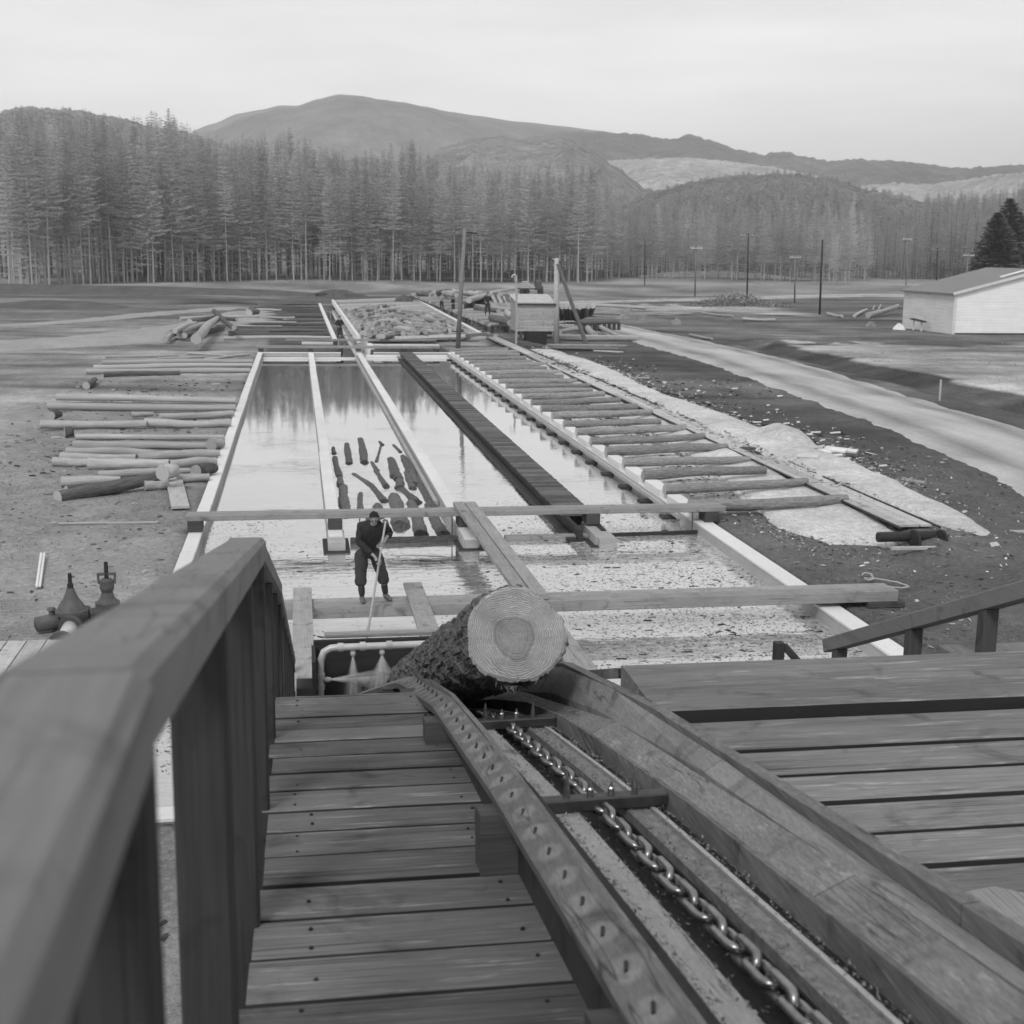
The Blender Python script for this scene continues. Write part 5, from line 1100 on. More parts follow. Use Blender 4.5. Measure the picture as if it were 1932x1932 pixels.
# ------------------------------------------------------------------ canal beyond the pond
cwl = empty('canal_wall', (CX0, 92, 0), 'left wall of the narrow canal beyond the far footbridge', 'canal wall'); part('wall_body', M['conc'], cwl, lambda b: b.beam((CX0-.06, 97, -.1), (CX0-.06, CY1, -.1), .34, 1.1, .02))
cwr = empty('canal_wall', (CX1, 92, 0), 'right wall of the narrow canal, below the stored logs', 'canal wall'); part('wall_body', M['conc'], cwr, lambda b: b.beam((CX1+.08, 92, -.1), (CX1+.08, CY1, -.1), .36, 1.1, .02))
part('end_sill', M['conc'], cwl, lambda b: b.beam((CX0-2.5, 97, .32), (CX0, 96.8, .32), .3, .2)); part('end_sill', M['conc'], cwr, lambda b: b.beam((CX1, 95, .32), (CX1+5, 94.6, .32), .3, .2))
for y, lb in ((118, 'thin bar across the canal beside the dark post'), (164, 'thin bar across the far head of the canal')):
    b = MB(); b.beam((CX0, y, .42), (CX1, y, .42), .12, .10); tag(b.build('canal_bar', M['beam'], loc=(CX0, y, .4)), lb, 'bar')
t = empty('canal_worker', at(s4, 5, 385, .35), None); bpy.data.objects.remove(t)
sp = ST.copy(); sp['face'] = (.2, .8, -.3)
person(Vector((3.15, 103.5, .12)), sp, 'small dark figure standing at the canal edge beside the spread poles', rz=.4, detail=False, s=1.05)

# ------------------------------------------------------------------ log storage: short logs lying in rows beyond the right-hand pond head
plt = empty('storage_skids', at(s4, 400, 260, .3), 'broad bed of close-laid poles under the stored logs', 'skid bed')
c4_ = [at(s4, 200, 392, .62), at(s4, 860, 375, .62), at(s4, 470, 150, .62), at(s4, 30, 165, .62)]
def bed(b):
    for i in range(70):
        t = i/69; a = c4_[0].lerp(c4_[3], t); c = c4_[1].lerp(c4_[2], t); b.tube([a+Vector((0, 0, U(-.05, .05))), c], .22, 6, tone=U(-.3, .5))
part('poles', M['peeled'], plt, bed); part('edge_beam', M['conc'], plt, lambda b: (b.beam(c4_[1]+Vector((.5, 0, .1)), c4_[2]+Vector((.5, 0, .1)), .3, .4), b.beam(c4_[0]+Vector((-.4, 0, .0)), c4_[3]+Vector((-.4, 0, .0)), .25, .5)))
SL = [(200, 160, 330, 14, .6), (218, 80, 440, 22, .6), (240, 90, 600, 36, .65), (262, 110, 680, 38, .7), (284, 125, 740, 42, .75), (308, 140, 790, 44, .8), (332, 160, 820, 46, .8), (352, 180, 640, 30, .8), (368, 190, 335, 12, .6)]
heap = MB()
for (yv, xa, xb, n, z) in SL:
    for i in range(n):
        xv = xa+(xb-xa)*(i+U(.2, .8))/n; p = at(s4, xv, yv+U(-6, 7), .62+U(.05, .42)); an = U(-.3, .3)+(.3 if xv < 400 else -.15); l = U(2.2, 3.2); r = U(.14, .21)
        q = p+Vector((sin(an)*l, cos(an)*l*1.2, U(-.2, .1))); 
        if yv < 300: k_ = rnd.choice([0, 1, 0]); heap.tube([p, p.lerp(q, .5)+Vector((0, 0, U(-.04, .04))), q], [r, r*.95, r*.85], 8, k_, U(-.25, .25), capm=2)
        else: log(p, q, r, rnd.choice(['skid', 'peeled', 'skid']), 'short log with its sawn end toward the viewer in the storage heap', 'logs in the storage heap')
for (yv, xa, xb, n) in ((378, 350, 860, 12), (362, 420, 880, 11), (345, 480, 860, 8)):
    for i in range(n):
        xv = xa+(xb-xa)*(i+U(0, .8))/n; p = at(s4, xv, yv+U(-4, 4), .55); log(p, p+Vector((U(2, 3.4), U(-.6, .9), U(-.1, .15))), U(.18, .28), rnd.choice(['bark', 'peeled']), 'log lying crosswise along the near foot of the storage heap', 'crosswise logs at the foot of the heap')
tag(heap.build('heaped_logs', [M['skid'], M['peeled'], M['cut']]), 'many short logs massed over the far half of the storage bed', 'logs', kind='stuff')
# raised dock
dk = empty('log_dock', at(s4, 800, 250, .4), 'raised dock floored with close-set poles, dark posts along its near edge', 'dock')
dz = 1.25; e0, e1, e2, e3 = at(s4, 480, 122, dz), at(s4, 785, 252, dz), at(s4, 955, 308, dz), at(s4, 1120, 300, dz); e4 = at(s4, 1110, 112, dz)
part('deck_poles', M['peeled'], dk, lambda b: [b.tube([e0.lerp(e2, i/60)+Vector((0, 0, U(-.04, .04))), e4.lerp(e3, i/60)+Vector((0, 0, 0))], .17, 6, tone=U(-.35, .3)) for i in range(61)])
for i in range(30): t = i/29; p = e0.lerp(e2, t); part('pile', M['bark'], dk, lambda b: b.tube([Vector((p.x, p.y-.05, .1)), Vector((p.x, p.y-.05, dz-.1))], .15+U(0, .05), 6, tone=U(-.4, .2)))
for i in range(12): p = e2.lerp(e3, i/11); part('pile', M['bark'], dk, lambda b: b.tube([Vector((p.x, p.y-.05, .1)), Vector((p.x, p.y-.05, dz-.1))], .14, 6, tone=U(-.4, .2)))
part('edge_beam', M['conc_side'], dk, lambda b: b.beam(e0+Vector((-.5, 0, -.55)), e1+Vector((-.5, 0, -.55)), .3, .3))
for i in range(26):
    xv = 575+U(0, 350); hi = max(0, 1-abs((xv-810)/150)); p = at(s4, xv, 128-U(0, 30)*hi, dz+.3+U(0, 1.2)*hi); an = U(-.7, .3); log(p, p+Vector((sin(an)*3, cos(an)*3.4, .1)), U(.28, .42), rnd.choice(['bark', 'peeled']), 'thick log with its sawn end outward in the pile at the back of the dock', 'logs piled at the back of the dock')
for i, (a, c, r, z) in enumerate([((785, 195), (945, 150), .32, .4), ((830, 160), (1010, 110), .32, .9), ((850, 190), (1090, 215), .25, .3), ((870, 205), (1010, 222), .28, .3), ((960, 120), (1100, 92), .28, 1.2), ((780, 190), (900, 170), .28, .3), ((970, 265), (1080, 295), .33, .35), ((1060, 235), (1110, 250), .3, .4), ((1020, 128), (1085, 118), .3, 1.1)]):
    log(at(s4, *a, dz+z), at(s4, *c, dz+z), r, 'peeled' if i % 3 else 'bark', 'log tumbled across the middle of the dock behind the standing workman', 'logs tumbled across the dock')
for i in range(9):
    log(at(s4, 945+i*16, 190, dz+.4), at(s4, 930+i*15, 135, dz+.9), .3, 'peeled' if i % 2 else 'bark', 'log in the sloped bundle between the workman and the hut', 'sloped bundle beside the hut')
person(at(s4, 943, 250, dz+.15), sp, 'workman standing with arms out on the dock, nearest the hut', rz=.1, detail=False, s=1.15)
person(at(s4, 667, 215, dz-.2), sp, 'workman in pale hat line left of the tall pole on the dock edge'.replace(' in pale hat line', ''), rz=-.5, detail=False, s=.95, wool='shirt')
person(at(s4, 735, 232, dz-.2), sp, 'dark workman just left of the tall pole, second from the left', rz=.8, detail=False, s=.9)
# tall poles
def pole(base, topz, r, label, lean=(0, 0), name='tall_pole', cat='pole', group=None, m='polew'):
    t = empty(name, base, label, cat, group); top = Vector((base[0]+lean[0], base[1]+lean[1], topz))
    part('shaft', M[m], t, lambda b: b.tube([Vector(base)-Vector((0, 0, .3)), Vector(base).lerp(top, .5), top], [r, r*.88, r*.7], 10), smooth=True); return t
pb_ = at(r4, 842, 472, .35); zt_ = AY(877, 430, pb_.y); p1_ = pole(pb_, zt_.z, .17, 'tallest dark pole, standing at the far pond corner left of the hut', (zt_.x-pb_.x, 0))
part('bracket', M['black'], p1_, lambda b: b.beam((zt_.x-.05, zt_.y, zt_.z-.3), (zt_.x+.9, zt_.y, zt_.z-.35), .08, .08))
pb_ = at(r4, 1368, 452, .35); zt_ = AY(1050, 487, pb_.y); p2_ = pole(pb_, zt_.z, .24, 'thick pale pole standing against the right side of the hut', (zt_.x-pb_.x, 0), m='board')
part('strut', M['polew'], p2_, lambda b: b.tube([at(r4, 1525, 448, .35), (zt_.x+.05, zt_.y-.2, zt_.z-.4)], [.17, .13], 8))
part('cleat', M['black'], p2_, lambda b: b.beam((zt_.x-.35, zt_.y, zt_.z-.2), (zt_.x+.35, zt_.y, zt_.z-.3), .1, .1))
hk = [at(s4, 1115, 250, 2.6)]; hb_ = hk[0]; hx = [AY(*s4(1118, 250), hb_.y), AY(*s4(1117, 12), hb_.y), AY(*s4(1108, 3), hb_.y), AY(*s4(1095, 8), hb_.y), AY(*s4(1090, 22), hb_.y)]
b = MB(); b.tube([Vector((hx[0].x, hb_.y, .3))]+hx, .07, 8); tag(b.build('hooked_pipe', M['galv'], loc=(hx[0].x, hb_.y, .3)), 'thin pale pipe with a hooked top standing at the hut front', 'pipe')
# hut on its dark base
hf0, hf1 = at(s4, 1120, 405, .35), at(s4, 1340, 412, .35); yh = 97.0
x0, x1 = AY(*s4(1122, 345), yh).x, AY(*s4(1342, 345), yh).x; zb_, ztp = AY(*s4(1200, 346), yh).z, AY(*s4(1200, 178), yh).z; zbk = AY(*s4(1200, 128), yh+3.2).z
hut = empty('hut', (x0, yh, .35), 'small boarded hut on a dark base, standing at the head of the tramway', 'hut')
part('front_wall', M['shack'], hut, lambda b: [b.beam((x0, yh, zb_+.02+(i+.5)*(ztp-zb_)/10), (x1, yh, zb_+.02+(i+.5)*(ztp-zb_)/10), .05, (ztp-zb_)/10-.012, .004, tone=U(-.15, .15)) for i in range(10)])
part('side_wall', M['shack'], hut, lambda b: (b.add([(x0, yh+.03, zb_), (x0, yh+3.2, zb_), (x0, yh+3.2, zbk), (x0, yh+.03, ztp), (x0+.05, yh+.03, zb_), (x0+.05, yh+3.2, zb_), (x0+.05, yh+3.2, zbk), (x0+.05, yh+.03, ztp)], [(0, 1, 2, 3), (4, 5, 6, 7), (0, 1, 5, 4), (1, 2, 6, 5), (2, 3, 7, 6), (3, 0, 4, 7)], tone=-.15),
      b.add([(x1, yh+.03, zb_), (x1, yh+3.2, zb_), (x1, yh+3.2, zbk), (x1, yh+.03, ztp), (x1-.05, yh+.03, zb_), (x1-.05, yh+3.2, zb_), (x1-.05, yh+3.2, zbk), (x1-.05, yh+.03, ztp)], [(0, 1, 2, 3), (4, 5, 6, 7), (0, 1, 5, 4), (1, 2, 6, 5), (2, 3, 7, 6), (3, 0, 4, 7)], tone=-.15)))
part('roof', M['board'], hut, lambda b: (b.beam(((x0+x1)/2, yh-.15, ztp+.05), ((x0+x1)/2, yh+3.35, zbk+.07), x1-x0+.25, .07, .01, tone=-.05),))
part('roof_edge', M['beam_dark'], hut, lambda b: b.beam((x0-.1, yh-.17, ztp-.06), (x1+.1, yh-.17, ztp-.06), .05, .12))
part('corner_post', M['board'], hut, lambda b: b.beam((x0+.02, yh-.04, zb_), (x0+.02, yh-.04, ztp), .08, .06, up=(0, 1, 0)))
part('base', M['black'], hut, lambda b: (b.beam((x0+.7, yh+.6, .75), (x1-.5, yh+.6, .75), 1.2, .95, .03), b.beam((x0+.1, yh+.2, zb_-.12), (x1-.1, yh+.2, zb_-.12), .25, .22)))
part('leg', M['beam_dark'], hut, lambda b: b.beam((x0+.3, yh+.1, .3), (x0+.3, yh+.1, zb_), .2, .2, up=(0, 1, 0)))
# right-hand stand, logs and sawn timber
rs = empty('log_stand', at(s4, 1600, 300, .4), 'low pole-floored stand on short posts right of the leaning strut', 'stand')
a, c = at(s4, 1470, 296, 1.1), at(s4, 1735, 290, 1.1); a2, c2_ = at(s4, 1560, 262, 1.1), at(s4, 1700, 268, 1.1)
part('deck_poles', M['bark'], rs, lambda b: [b.tube([a.lerp(a2, i/12), c.lerp(c2_, i/12)], .17, 6, tone=U(-.2, .6)) for i in range(13)])
part('piling', M['bark'], rs, lambda b: [b.tube([Vector((p.x, p.y, .1)), Vector((p.x, p.y, 1.0))], .15, 6, tone=-.3) for p in [a.lerp(c, i/9) for i in range(2, 10)]])
for i in range(9):
    xv = 1385+i*21; log(at(s4, xv, 265, .8), at(s4, xv+(i-4)*6, 195, 2.2), .3, 'peeled' if i % 2 else 'bark', 'log leaning upright in the fan behind the leaning strut', 'fan of upright logs right of the hut')
for i, (a, c, r) in enumerate([((1370, 178), (1900, 205), .25), ((1530, 300), (1590, 365), .3), ((1600, 310), (1720, 372), .2), ((1380, 345), (1500, 330), .2)]):
    log(at(s4, *a, .7), at(s4, *c, .7), r, 'peeled', ['very long pale log lying behind the fan of upright logs', 'log slumped down in front of the low stand', 'slim log slanting below the low stand', 'dark short log below the fan of logs'][i])
def stack(a, c, w_, n, label, h=.09, z=.35, m='board'):
    p, q = at(s4, *a, z), at(s4, *c, z); t = empty('timber_stack', p, label, 'timber stack')
    for k in range(n): part('layer', M[m], t, lambda b: [b.beam(p+Vector((U(-.3, .3), i*w_/3, h*(k+.5)+.02)), q+Vector((U(-.5, .3), i*w_/3, h*(k+.5)+.02)), w_/3-.02, h-.012, .005, tone=U(-.2, .2)) for i in range(3)])
stack((1310, 395), (1850, 402), 1.0, 4, 'long pale stack of sawn timber right of the thick pole'); stack((1315, 448), (1760, 452), .9, 3, 'nearer low stack of sawn timber below the leaning strut', m='beam'); stack((1375, 322), (1500, 322), .8, 3, 'short pale bundle of boards behind the leaning strut')
stack((1600, 468), (1770, 475), .4, 1, 'few loose boards in front of the timber stacks'); 
log(at(s4, 1135, 420, .5), at(s4, 1215, 450, .5), .17, 'bark', 'dark log lying in front of the hut base')
# truck behind the hut
tk = empty('lorry', at(s4, 1200, 125, .5), 'small old lorry loaded with pale planks parked behind the hut', 'lorry'); q = tk.location; sx1 = .0
tw_ = (AY(*s4(1262, 100), q.y)-AY(*s4(1135, 100), q.y)).x
part('cab', M['iron'], tk, lambda b: b.box(q+Vector((tw_*.38, .3, 1.5)), (tw_*.26, 1.8, 1.5), 0, ch=.15)); part('bonnet', M['iron'], tk, lambda b: b.box(q+Vector((tw_*.50, .3, 1.0)), (tw_*.2, 1.4, .7), 0, ch=.12))
part('bed', M['beam_dark'], tk, lambda b: b.box(q+Vector((-tw_*.18, .3, .95)), (tw_*.75, 2.0, .18))); part('load', M['board'], tk, lambda b: [b.box(q+Vector((-tw_*.2+U(-.2, .2), .3, 1.15+k*.28)), (tw_*.7-k*.5, 1.6, .22)) for k in range(4)])
for dx in (-.40, -.2, .45): part('wheel', M['black'], tk, lambda b: b.tube([q+Vector((tw_*dx, -.75, .5)), q+Vector((tw_*dx, -.45, .5))], .48, 16))
# bank mounds, boulders, brush
def mound(name, c, sx_, sy_, h, m, label=None, cat=None, seed=0, kind=None, rough=.3, fq=1.5):
    b = MB(); n, k = 28, 14; c = Vector(c)
    for i in range(k+1):
        for j in range(n):
            t = i/k; a = 2*pi*j/n; rr = (1-t); e = 1+rough*noise.noise(Vector((cos(a)*fq+seed, sin(a)*fq, t*2)))
            b.v.append((c.x+cos(a)*sx_*rr*e, c.y+sin(a)*sy_*rr*e, c.z-.15+h*(1-rr*rr)**.9*(1+rough*.6*noise.noise(Vector((cos(a)*rr*3+seed, sin(a)*rr*3, 5)))))); b.t.append(0)
    b.f = [(i*n+j, i*n+(j+1) % n, (i+1)*n+(j+1) % n, (i+1)*n+j) for i in range(k) for j in range(n)]; b.m = [0]*len(b.f)
    o = b.build(name, m, loc=c, smooth=True); return tag(o, label, cat, kind=kind)
mound('earth_bank', at(s4, 1200, 110, .3)+Vector((4, 70, 0)), 34, 9, 3.0, M['dark_earth'], kind='structure', seed=2); mound('earth_bank', at(r2, 430, 690, .3)+Vector((0, 60, 0)), 26, 8, 3.4, M['dark_earth'], kind='structure', seed=5)
mound('earth_bank', at(r2, 760, 668, .3), 30, 8, 2.8, M['track'], kind='structure', seed=8)
mound('earth_bank', at(r3, 200, 205, .3), 9, 5, .9, M['dark_earth'], kind='structure', seed=11)
mound('earth_bank', at(c1, 0, -2000, .3) if False else Vector((-34, 196, .2)), 50, 7, 1.6, M['ground'] if False else M['dark_earth'], kind='structure', seed=14)
mound('chip_heap', at(r5, 790, 1000, .3)+Vector((.2, 0.6, 0)), 1.3, 2.6, 1.0, M['chips'], 'pale smooth cone of wood chips beside the tramway', 'chip heap', seed=3, rough=.15)
# heap of slabs beside the chips
sh = empty('slab_heap', at(r5, 1000, 1030, .35), 'untidy heap of pale slabs and offcuts at the foot of the chip cone', 'offcut heap')
for i in range(26):
    p = at(r5, 900+U(0, 190), 1000+U(-15, 50), .45+U(0, .35)); an = U(0, 3.14); part('slab', M['conc'], sh, lambda b: b.beam(p-Vector((cos(an), sin(an), U(-.2, .2)))*U(.2, .6), p+Vector((cos(an), sin(an), U(-.2, .2)))*U(.2, .6), U(.15, .35), .07, .01, tone=U(-.25, .1), roll=U(-.5, .5)))
for i, (x, y, sz) in enumerate([(38, 325, .9), (110, 350, .8), (10, 345, .7), (275, 370, .7), (1595, 1040, .22), (1230, 380, .6), (1100, 130 + 800, .12)]):
    mound('boulder', at(r5, x, y, .3), sz, sz*.8, sz*.9, M['stone'], ['tall pale boulder left of the road head', 'flat pale boulder right of the tall one', 'smaller boulder left of the tall one', 'half-buried boulder in dark earth right of the road head', 'single white stone in the dark ground', 'low dark boulder in the rough ground before the storehouse', 'small stone by the slab heap'][i], 'boulder', seed=i, rough=.5)
br = MB(); r_ = random.Random(77); bc = at(r5, 560, 290, .3)
for q in range(2600):
    u, v_ = r_.gauss(0, 1), r_.gauss(0, .6); hh = max(0, 1.9*math.exp(-(u*u)/1.6-v_*v_)); p = bc+Vector((u*3.4, v_*3, r_.uniform(0, hh))); d = Vector((r_.gauss(0, 1), r_.gauss(0, 1), r_.gauss(.2, .5))).normalized()*r_.uniform(.3, 1.1); w_ = Vector((r_.gauss(0, 1), r_.gauss(0, 1), r_.gauss(0, 1))).normalized()*r_.uniform(.02, .07)
    br.add([p-w_, p+w_, p+d+w_*.3, p+d-w_*.3], [(0, 1, 2, 3)], tone=r_.uniform(-.3, 1.6))
tag(br.build('brush_pile', M['chip'], fixn=False), 'big heap of brushwood and branches before the power poles', 'brush pile', kind='stuff')
mound('root_heap', at(s4, 45, 140, .4), 4, 3, 1.1, M['dark_earth'], 'dark heap of roots at the head of the canal', 'root heap', seed=9, rough=.8, fq=3)
mound('root_heap', at(s4, 437, 165, .8), 1.0, 1.0, .9, M['dark_earth'], 'small dark lump on the storage bed, above the heaped logs', 'root heap', seed=12, rough=.8, fq=3)
# logs and debris on the rough ground
DB = [((400, 320), (555, 335), .15, 'thin pale pole below the brush pile'), ((600, 348), (760, 352), .16, 'straight pale pole right of the brush pile foot'), ((1215, 330), (1360, 285), .32, 'thick pale log propped in the hollow left of the storehouse'), ((1020, 322), (1090, 335), .2, 'broken pale log left of the propped one'), ((1150, 330), (1210, 300), .2, 'grey log half under the propped one'),
      ((340, 425), (450, 445), .12, 'thin grey stick in the dark rough above the road'), ((155, 688), (215, 722), .05, 'white splinter lying on the dark slope'), ((1380, 1135), (1495, 1155), .07, 'thin pale lath lower on the dark slope'), ((0, 640), (140, 638), .09, 'pale pole across the scrap left on the slope'), ((60, 655), (90, 625), .07, 'short stick crossing the pale pole on the slope'), ((0, 288), (140, 292), .2, 'long pale log lying far back above the boulders'), ((1240, 300), (1250, 280), .12, 'first of two short pale stubs in the hollow'), ((1268, 300), (1280, 275), .12, 'second of two short pale stubs in the hollow')]
for a, c, r, lb in DB: log(at(r5, *a, .3+r), at(r5, *c, .3+r+(.6 if 'propped' in lb and 'thick' in lb else 0)), r, 'peeled', lb)
for i, (x, y) in enumerate([(650, 855), (700, 845), (800, 862), (935, 905), (1030, 908), (1180, 1085), (1270, 1070), (545, 690)]):
    b = MB(); p = at(r5, x, y, .36); b.beam(p, p+Vector((U(.2, .5), U(-.2, .2), .03)), .14, .05, .01); tag(b.build('offcut', M['conc'], loc=p), 'small white offcut scattered on the dark slope beyond the tramway', 'offcut', 'white offcuts on the dark slope')
# power poles
def power(bx, by, tx, ty, Yd, label, arm=1.0, r=.13, armv=0, pale=False):
    p = AY(bx, by, Yd); t_ = AY(tx, ty, Yd); z0 = gheight(p.x, p.y); t = empty('power_pole', (p.x, Yd, z0), label, 'power pole'); m = 'polew' if pale else 'black'
    part('shaft', M[m], t, lambda b: b.tube([(p.x, Yd, z0-.3), (t_.x, Yd, t_.z)], [r, r*.75], 8), smooth=True)
    if arm: 
        part('crossarm', M['board'] if pale else M['polew'], t, lambda b: b.beam((t_.x-arm, Yd-.15, t_.z-.35-armv), (t_.x+arm, Yd-.15, t_.z-.35-armv), .12, .16))
        for dx in (-.9, -.45, .45, .9): part('insulator', M['conc'], t, lambda b: b.tube([(t_.x+dx*arm, Yd-.15, t_.z-.27-armv), (t_.x+dx*arm, Yd-.15, t_.z-.08-armv)], [.05, .035], 6))
power(1410, 553, 1412, 441, 190, 'dark power pole with a wide pale crossarm, right of the brush pile', 1.25)
power(1312, 540, 1313, 464, 200, 'pale power pole with double crossarm, farther left of the dark one', .95, pale=True)
power(1500, 560, 1500, 481, 180, 'pale power pole right of the dark crossarmed one', .85, pale=True)
power(1547, 583, 1552, 452, 150, 'plain dark pole without crossarm, nearest in the rough ground', 0, .14)
power(1767, 540, 1769, 468, 210, 'dark power pole beyond the storehouse roof', 1.2)
power(1825, 520, 1827, 478, 205, 'pale power pole just above the storehouse roof', 1.0, pale=True)
power(1710, 530, 1712, 448, 260, 'faint pale power pole before the wood, left of the storehouse', 1.0, .11, pale=True)
power(1217, 520, 1217, 455, 255, 'faint pole with crossarm against the wood above the hut', 1.2, .10)
fp = at(r5, 1567, 750, .3); b = MB(); b.beam(fp, fp+Vector((0, 0, 1.0)), .08, .08, up=(0, 1, 0)); tag(b.build('marker_post', M['board'], loc=fp), 'small pale marker post beside the ditch', 'post')
# storehouse
sx0 = 57.6; yf, yb2 = 111.5, 121.5; sx2 = 74.0; xm = 66.0; ze = 3.85; zr = 6.1; z0 = .25
st_ = empty('storehouse', (sx0, yf, z0), 'whitewashed boarded storehouse with a low dull roof at the right edge', 'building')
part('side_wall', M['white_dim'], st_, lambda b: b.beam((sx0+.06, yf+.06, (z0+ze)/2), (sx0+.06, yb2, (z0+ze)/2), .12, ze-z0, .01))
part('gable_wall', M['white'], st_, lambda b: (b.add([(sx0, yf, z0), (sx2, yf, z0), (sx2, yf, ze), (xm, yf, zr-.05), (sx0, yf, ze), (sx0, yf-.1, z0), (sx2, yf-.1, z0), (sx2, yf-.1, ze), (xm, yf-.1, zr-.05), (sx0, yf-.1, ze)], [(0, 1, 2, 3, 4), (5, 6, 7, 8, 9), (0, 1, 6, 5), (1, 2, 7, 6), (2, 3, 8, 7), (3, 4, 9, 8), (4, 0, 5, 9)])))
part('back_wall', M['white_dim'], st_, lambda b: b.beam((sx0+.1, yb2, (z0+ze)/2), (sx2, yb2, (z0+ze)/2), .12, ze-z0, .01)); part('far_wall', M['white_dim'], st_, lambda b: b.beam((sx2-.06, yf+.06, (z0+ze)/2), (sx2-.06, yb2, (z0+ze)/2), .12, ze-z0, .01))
rf = part('roof', M['roof'], st_, lambda b: b.add([(sx0-.3, yf-.35, ze+.02), (xm, yf-.35, zr), (sx2+.3, yf-.35, ze+.02), (sx0-.3, yb2+.3, ze+.02), (xm, yb2+.3, zr), (sx2+.3, yb2+.3, ze+.02),
     (sx0-.3, yf-.35, ze-.08), (xm, yf-.35, zr-.1), (sx2+.3, yf-.35, ze-.08), (sx0-.3, yb2+.3, ze-.08), (xm, yb2+.3, zr-.1), (sx2+.3, yb2+.3, ze-.08)],
     [(0, 1, 4, 3), (1, 2, 5, 4), (6, 7, 10, 9), (7, 8, 11, 10), (0, 1, 7, 6), (1, 2, 8, 7), (3, 4, 10, 9), (4, 5, 11, 10), (0, 3, 9, 6), (2, 5, 11, 8)]))
part('bargeboard', M['conc'], st_, lambda b: b.beam((sx0-.3, yf-.40, ze-.03), (xm, yf-.40, zr-.05), .06, .24)); part('corner_board', M['conc'], st_, lambda b: b.beam((sx0+.1, yf-.14, z0), (sx0+.1, yf-.14, ze-.05), .22, .06, up=(0, 1, 0)))
part('roof_batten', M['white'], st_, lambda b: b.beam((62.6, yf+1.4, ze+(62.6-sx0)/(xm-sx0)*(zr-ze)+.12), (65.4, yf+1.4, ze+(65.4-sx0)/(xm-sx0)*(zr-ze)+.12), .35, .1))
part('plinth', M['beam_dark'], st_, lambda b: b.beam((sx0-.02, yf-.13, z0+.05), (sx2, yf-.13, z0+.05), .04, .18))
tb = empty('trestle_table', (sx0-.6, 116.8, .25), 'small dark-topped bench against the storehouse side wall', 'bench'); part('top', M['black'], tb, lambda b: b.beam((sx0-.7, 115.5, 1.15), (sx0-.7, 118, 1.3), .5, .1)); part('leg', M['conc'], tb, lambda b: (b.beam((sx0-.7, 116, .25), (sx0-.7, 116, 1.1), .1, .1, up=(0, 1, 0)))); part('leg', M['conc'], tb, lambda b: (b.beam((sx0-.7, 117.6, .25), (sx0-.7, 117.6, 1.2), .1, .1, up=(0, 1, 0))))
mound('boulder', (sx0-1.2, 119.5, .2), .6, .9, .7, M['conc'], 'white stone heap at the left foot of the storehouse', 'boulder', seed=33, rough=.5)

# ------------------------------------------------------------------ valves and boards at the left
vp = at(c5, 200, 405, .45)
def lathe(b, c, prof, n=20, m=0): b.tube([(c[0], c[1], c[2]+z) for z, r in prof], [r for z, r in prof], n, m)
pm = empty('water_main', vp, 'rusty iron water main lying on the left yard edge, joining the two valves', 'pipe')
pa_, pc_ = at(c5, 62, 418, .42), at(c5, 330, 372, .42)
part('pipe', M['iron'], pm, lambda b: b.tube([pa_, pa_.lerp(pc_, .3), pa_.lerp(pc_, .6), pc_], [.13, .145, .14, .12], 14), smooth=True)
part('flange', M['iron'], pm, lambda b: b.tube([pa_.lerp(pc_, .26), pa_.lerp(pc_, .30)], .19, 16)); part('flange', M['iron'], pm, lambda b: b.tube([pa_.lerp(pc_, .72), pa_.lerp(pc_, .76)], .19, 16))
part('bleed_cock', M['iron'], pm, lambda b: lathe(b, pa_.lerp(pc_, .22)+Vector((0, 0, .1)), [(0, .05), (.1, .05), (.12, .08), (.16, .06)]))
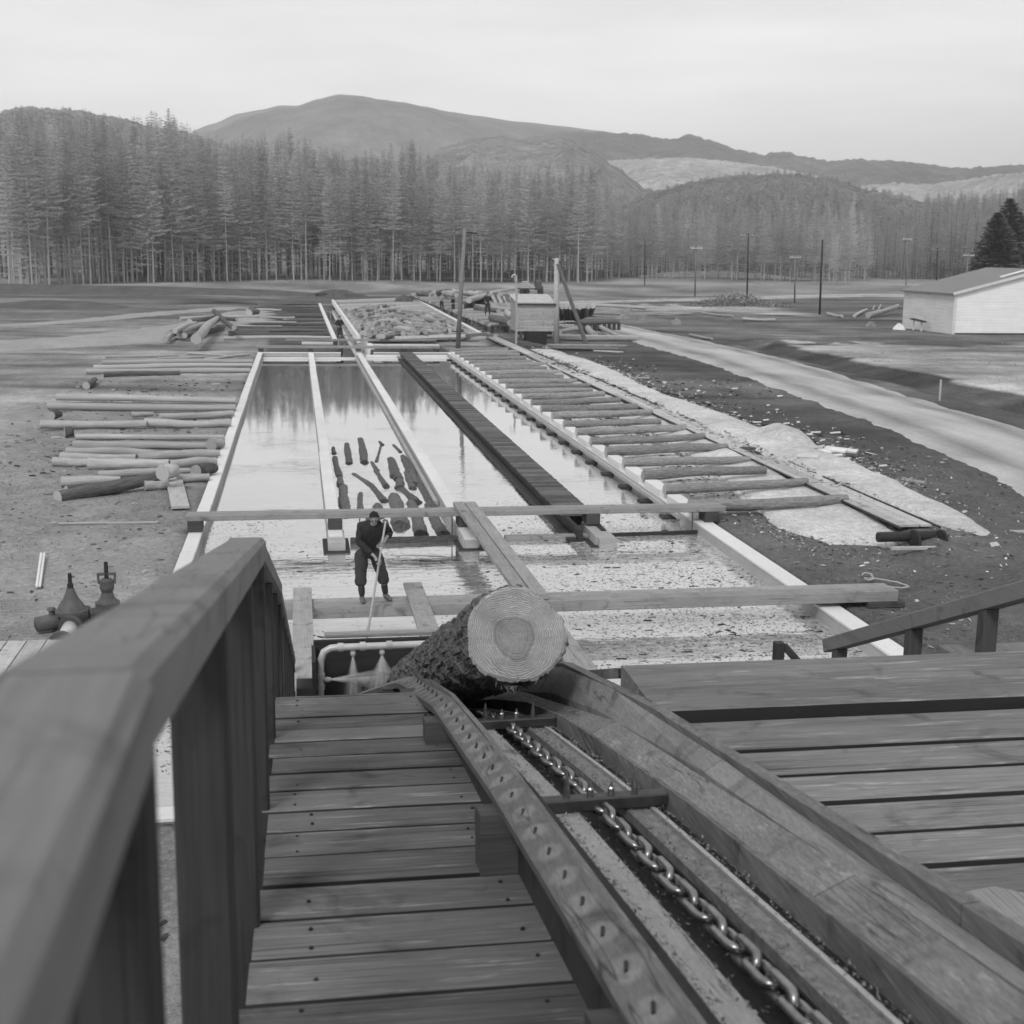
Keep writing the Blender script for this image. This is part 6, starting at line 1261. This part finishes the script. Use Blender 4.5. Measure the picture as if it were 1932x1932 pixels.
part('outlet', M['galv'], pm, lambda b: b.tube([vp+Vector((.03, -.1, .0)), vp+Vector((-.02, -.75, -.12))], [.13, .14], 14), smooth=True); part('outlet_flange', M['iron'], pm, lambda b: b.tube([vp+Vector((.02, -.2, -.0)), vp+Vector((.0, -.28, -.02))], .20, 18)); part('outlet_flange', M['iron'], pm, lambda b: b.tube([vp+Vector((-.03, -.85, -.12)), vp+Vector((-.04, -.92, -.13))], .21, 18))
v1 = empty('gate_valve', vp, 'rusty bell-shaped gate valve on the water main, the left of two', 'valve'); part('body', M['iron'], v1, lambda b: lathe(b, vp, [(-.05, .16), (.12, .20), (.13, .27), (.17, .28), (.21, .28), (.22, .25), (.30, .21), (.42, .13), (.52, .085), (.60, .06), (.62, .03)]), smooth=False); part('stem', M['black'], v1, lambda b: lathe(b, vp+Vector((0, 0, .6)), [(0, .055), (.08, .05), (.09, .035), (.26, .033), (.27, .02)]))
v2p = at(c5, 340, 362, .42); v2 = empty('gate_valve', v2p, 'slimmer gate valve with a lugged yoke, right end of the water main', 'valve'); part('body', M['iron'], v2, lambda b: lathe(b, v2p, [(-.05, .12), (.06, .19), (.08, .22), (.16, .22), (.17, .19), (.24, .13), (.34, .10), (.42, .13), (.56, .125), (.60, .07)])); part('stem', M['black'], v2, lambda b: lathe(b, v2p+Vector((0, 0, .6)), [(0, .04), (.30, .035), (.31, .02)]))
part('yoke', M['iron'], v2, lambda b: (b.beam(v2p+Vector((-.15, 0, .68)), v2p+Vector((.15, 0, .68)), .06, .05), b.beam(v2p+Vector((-.14, 0, .5)), v2p+Vector((-.15, 0, .70)), .04, .04, up=(0, 1, 0)), b.beam(v2p+Vector((.14, 0, .5)), v2p+Vector((.15, 0, .70)), .04, .04, up=(0, 1, 0))))
bd = empty('board_landing', at(c5, 40, 560, .3), 'landing of broad pale boards below the water main at the left edge', 'boards')
part('boards', M['beamY'], bd, lambda b: [b.beam((x, 13.8, .36), (x+.02, 22.5, .36), .30, .06, .006, tone=U(.1, .7)) for x in (-5.1, -4.78, -4.46, -4.14, -3.82)])
for x, lb in ((84, 'left of two pale laths standing from the ground at the left edge'), (72, 'right of two pale laths lying at the left edge')):
    p, q = at(c5, x-10, 270, .34), at(c5, x+8, 140, .34); b = MB(); b.beam(p, q, .05, .03); tag(b.build('lath', M['conc'], loc=p), lb, 'lath')
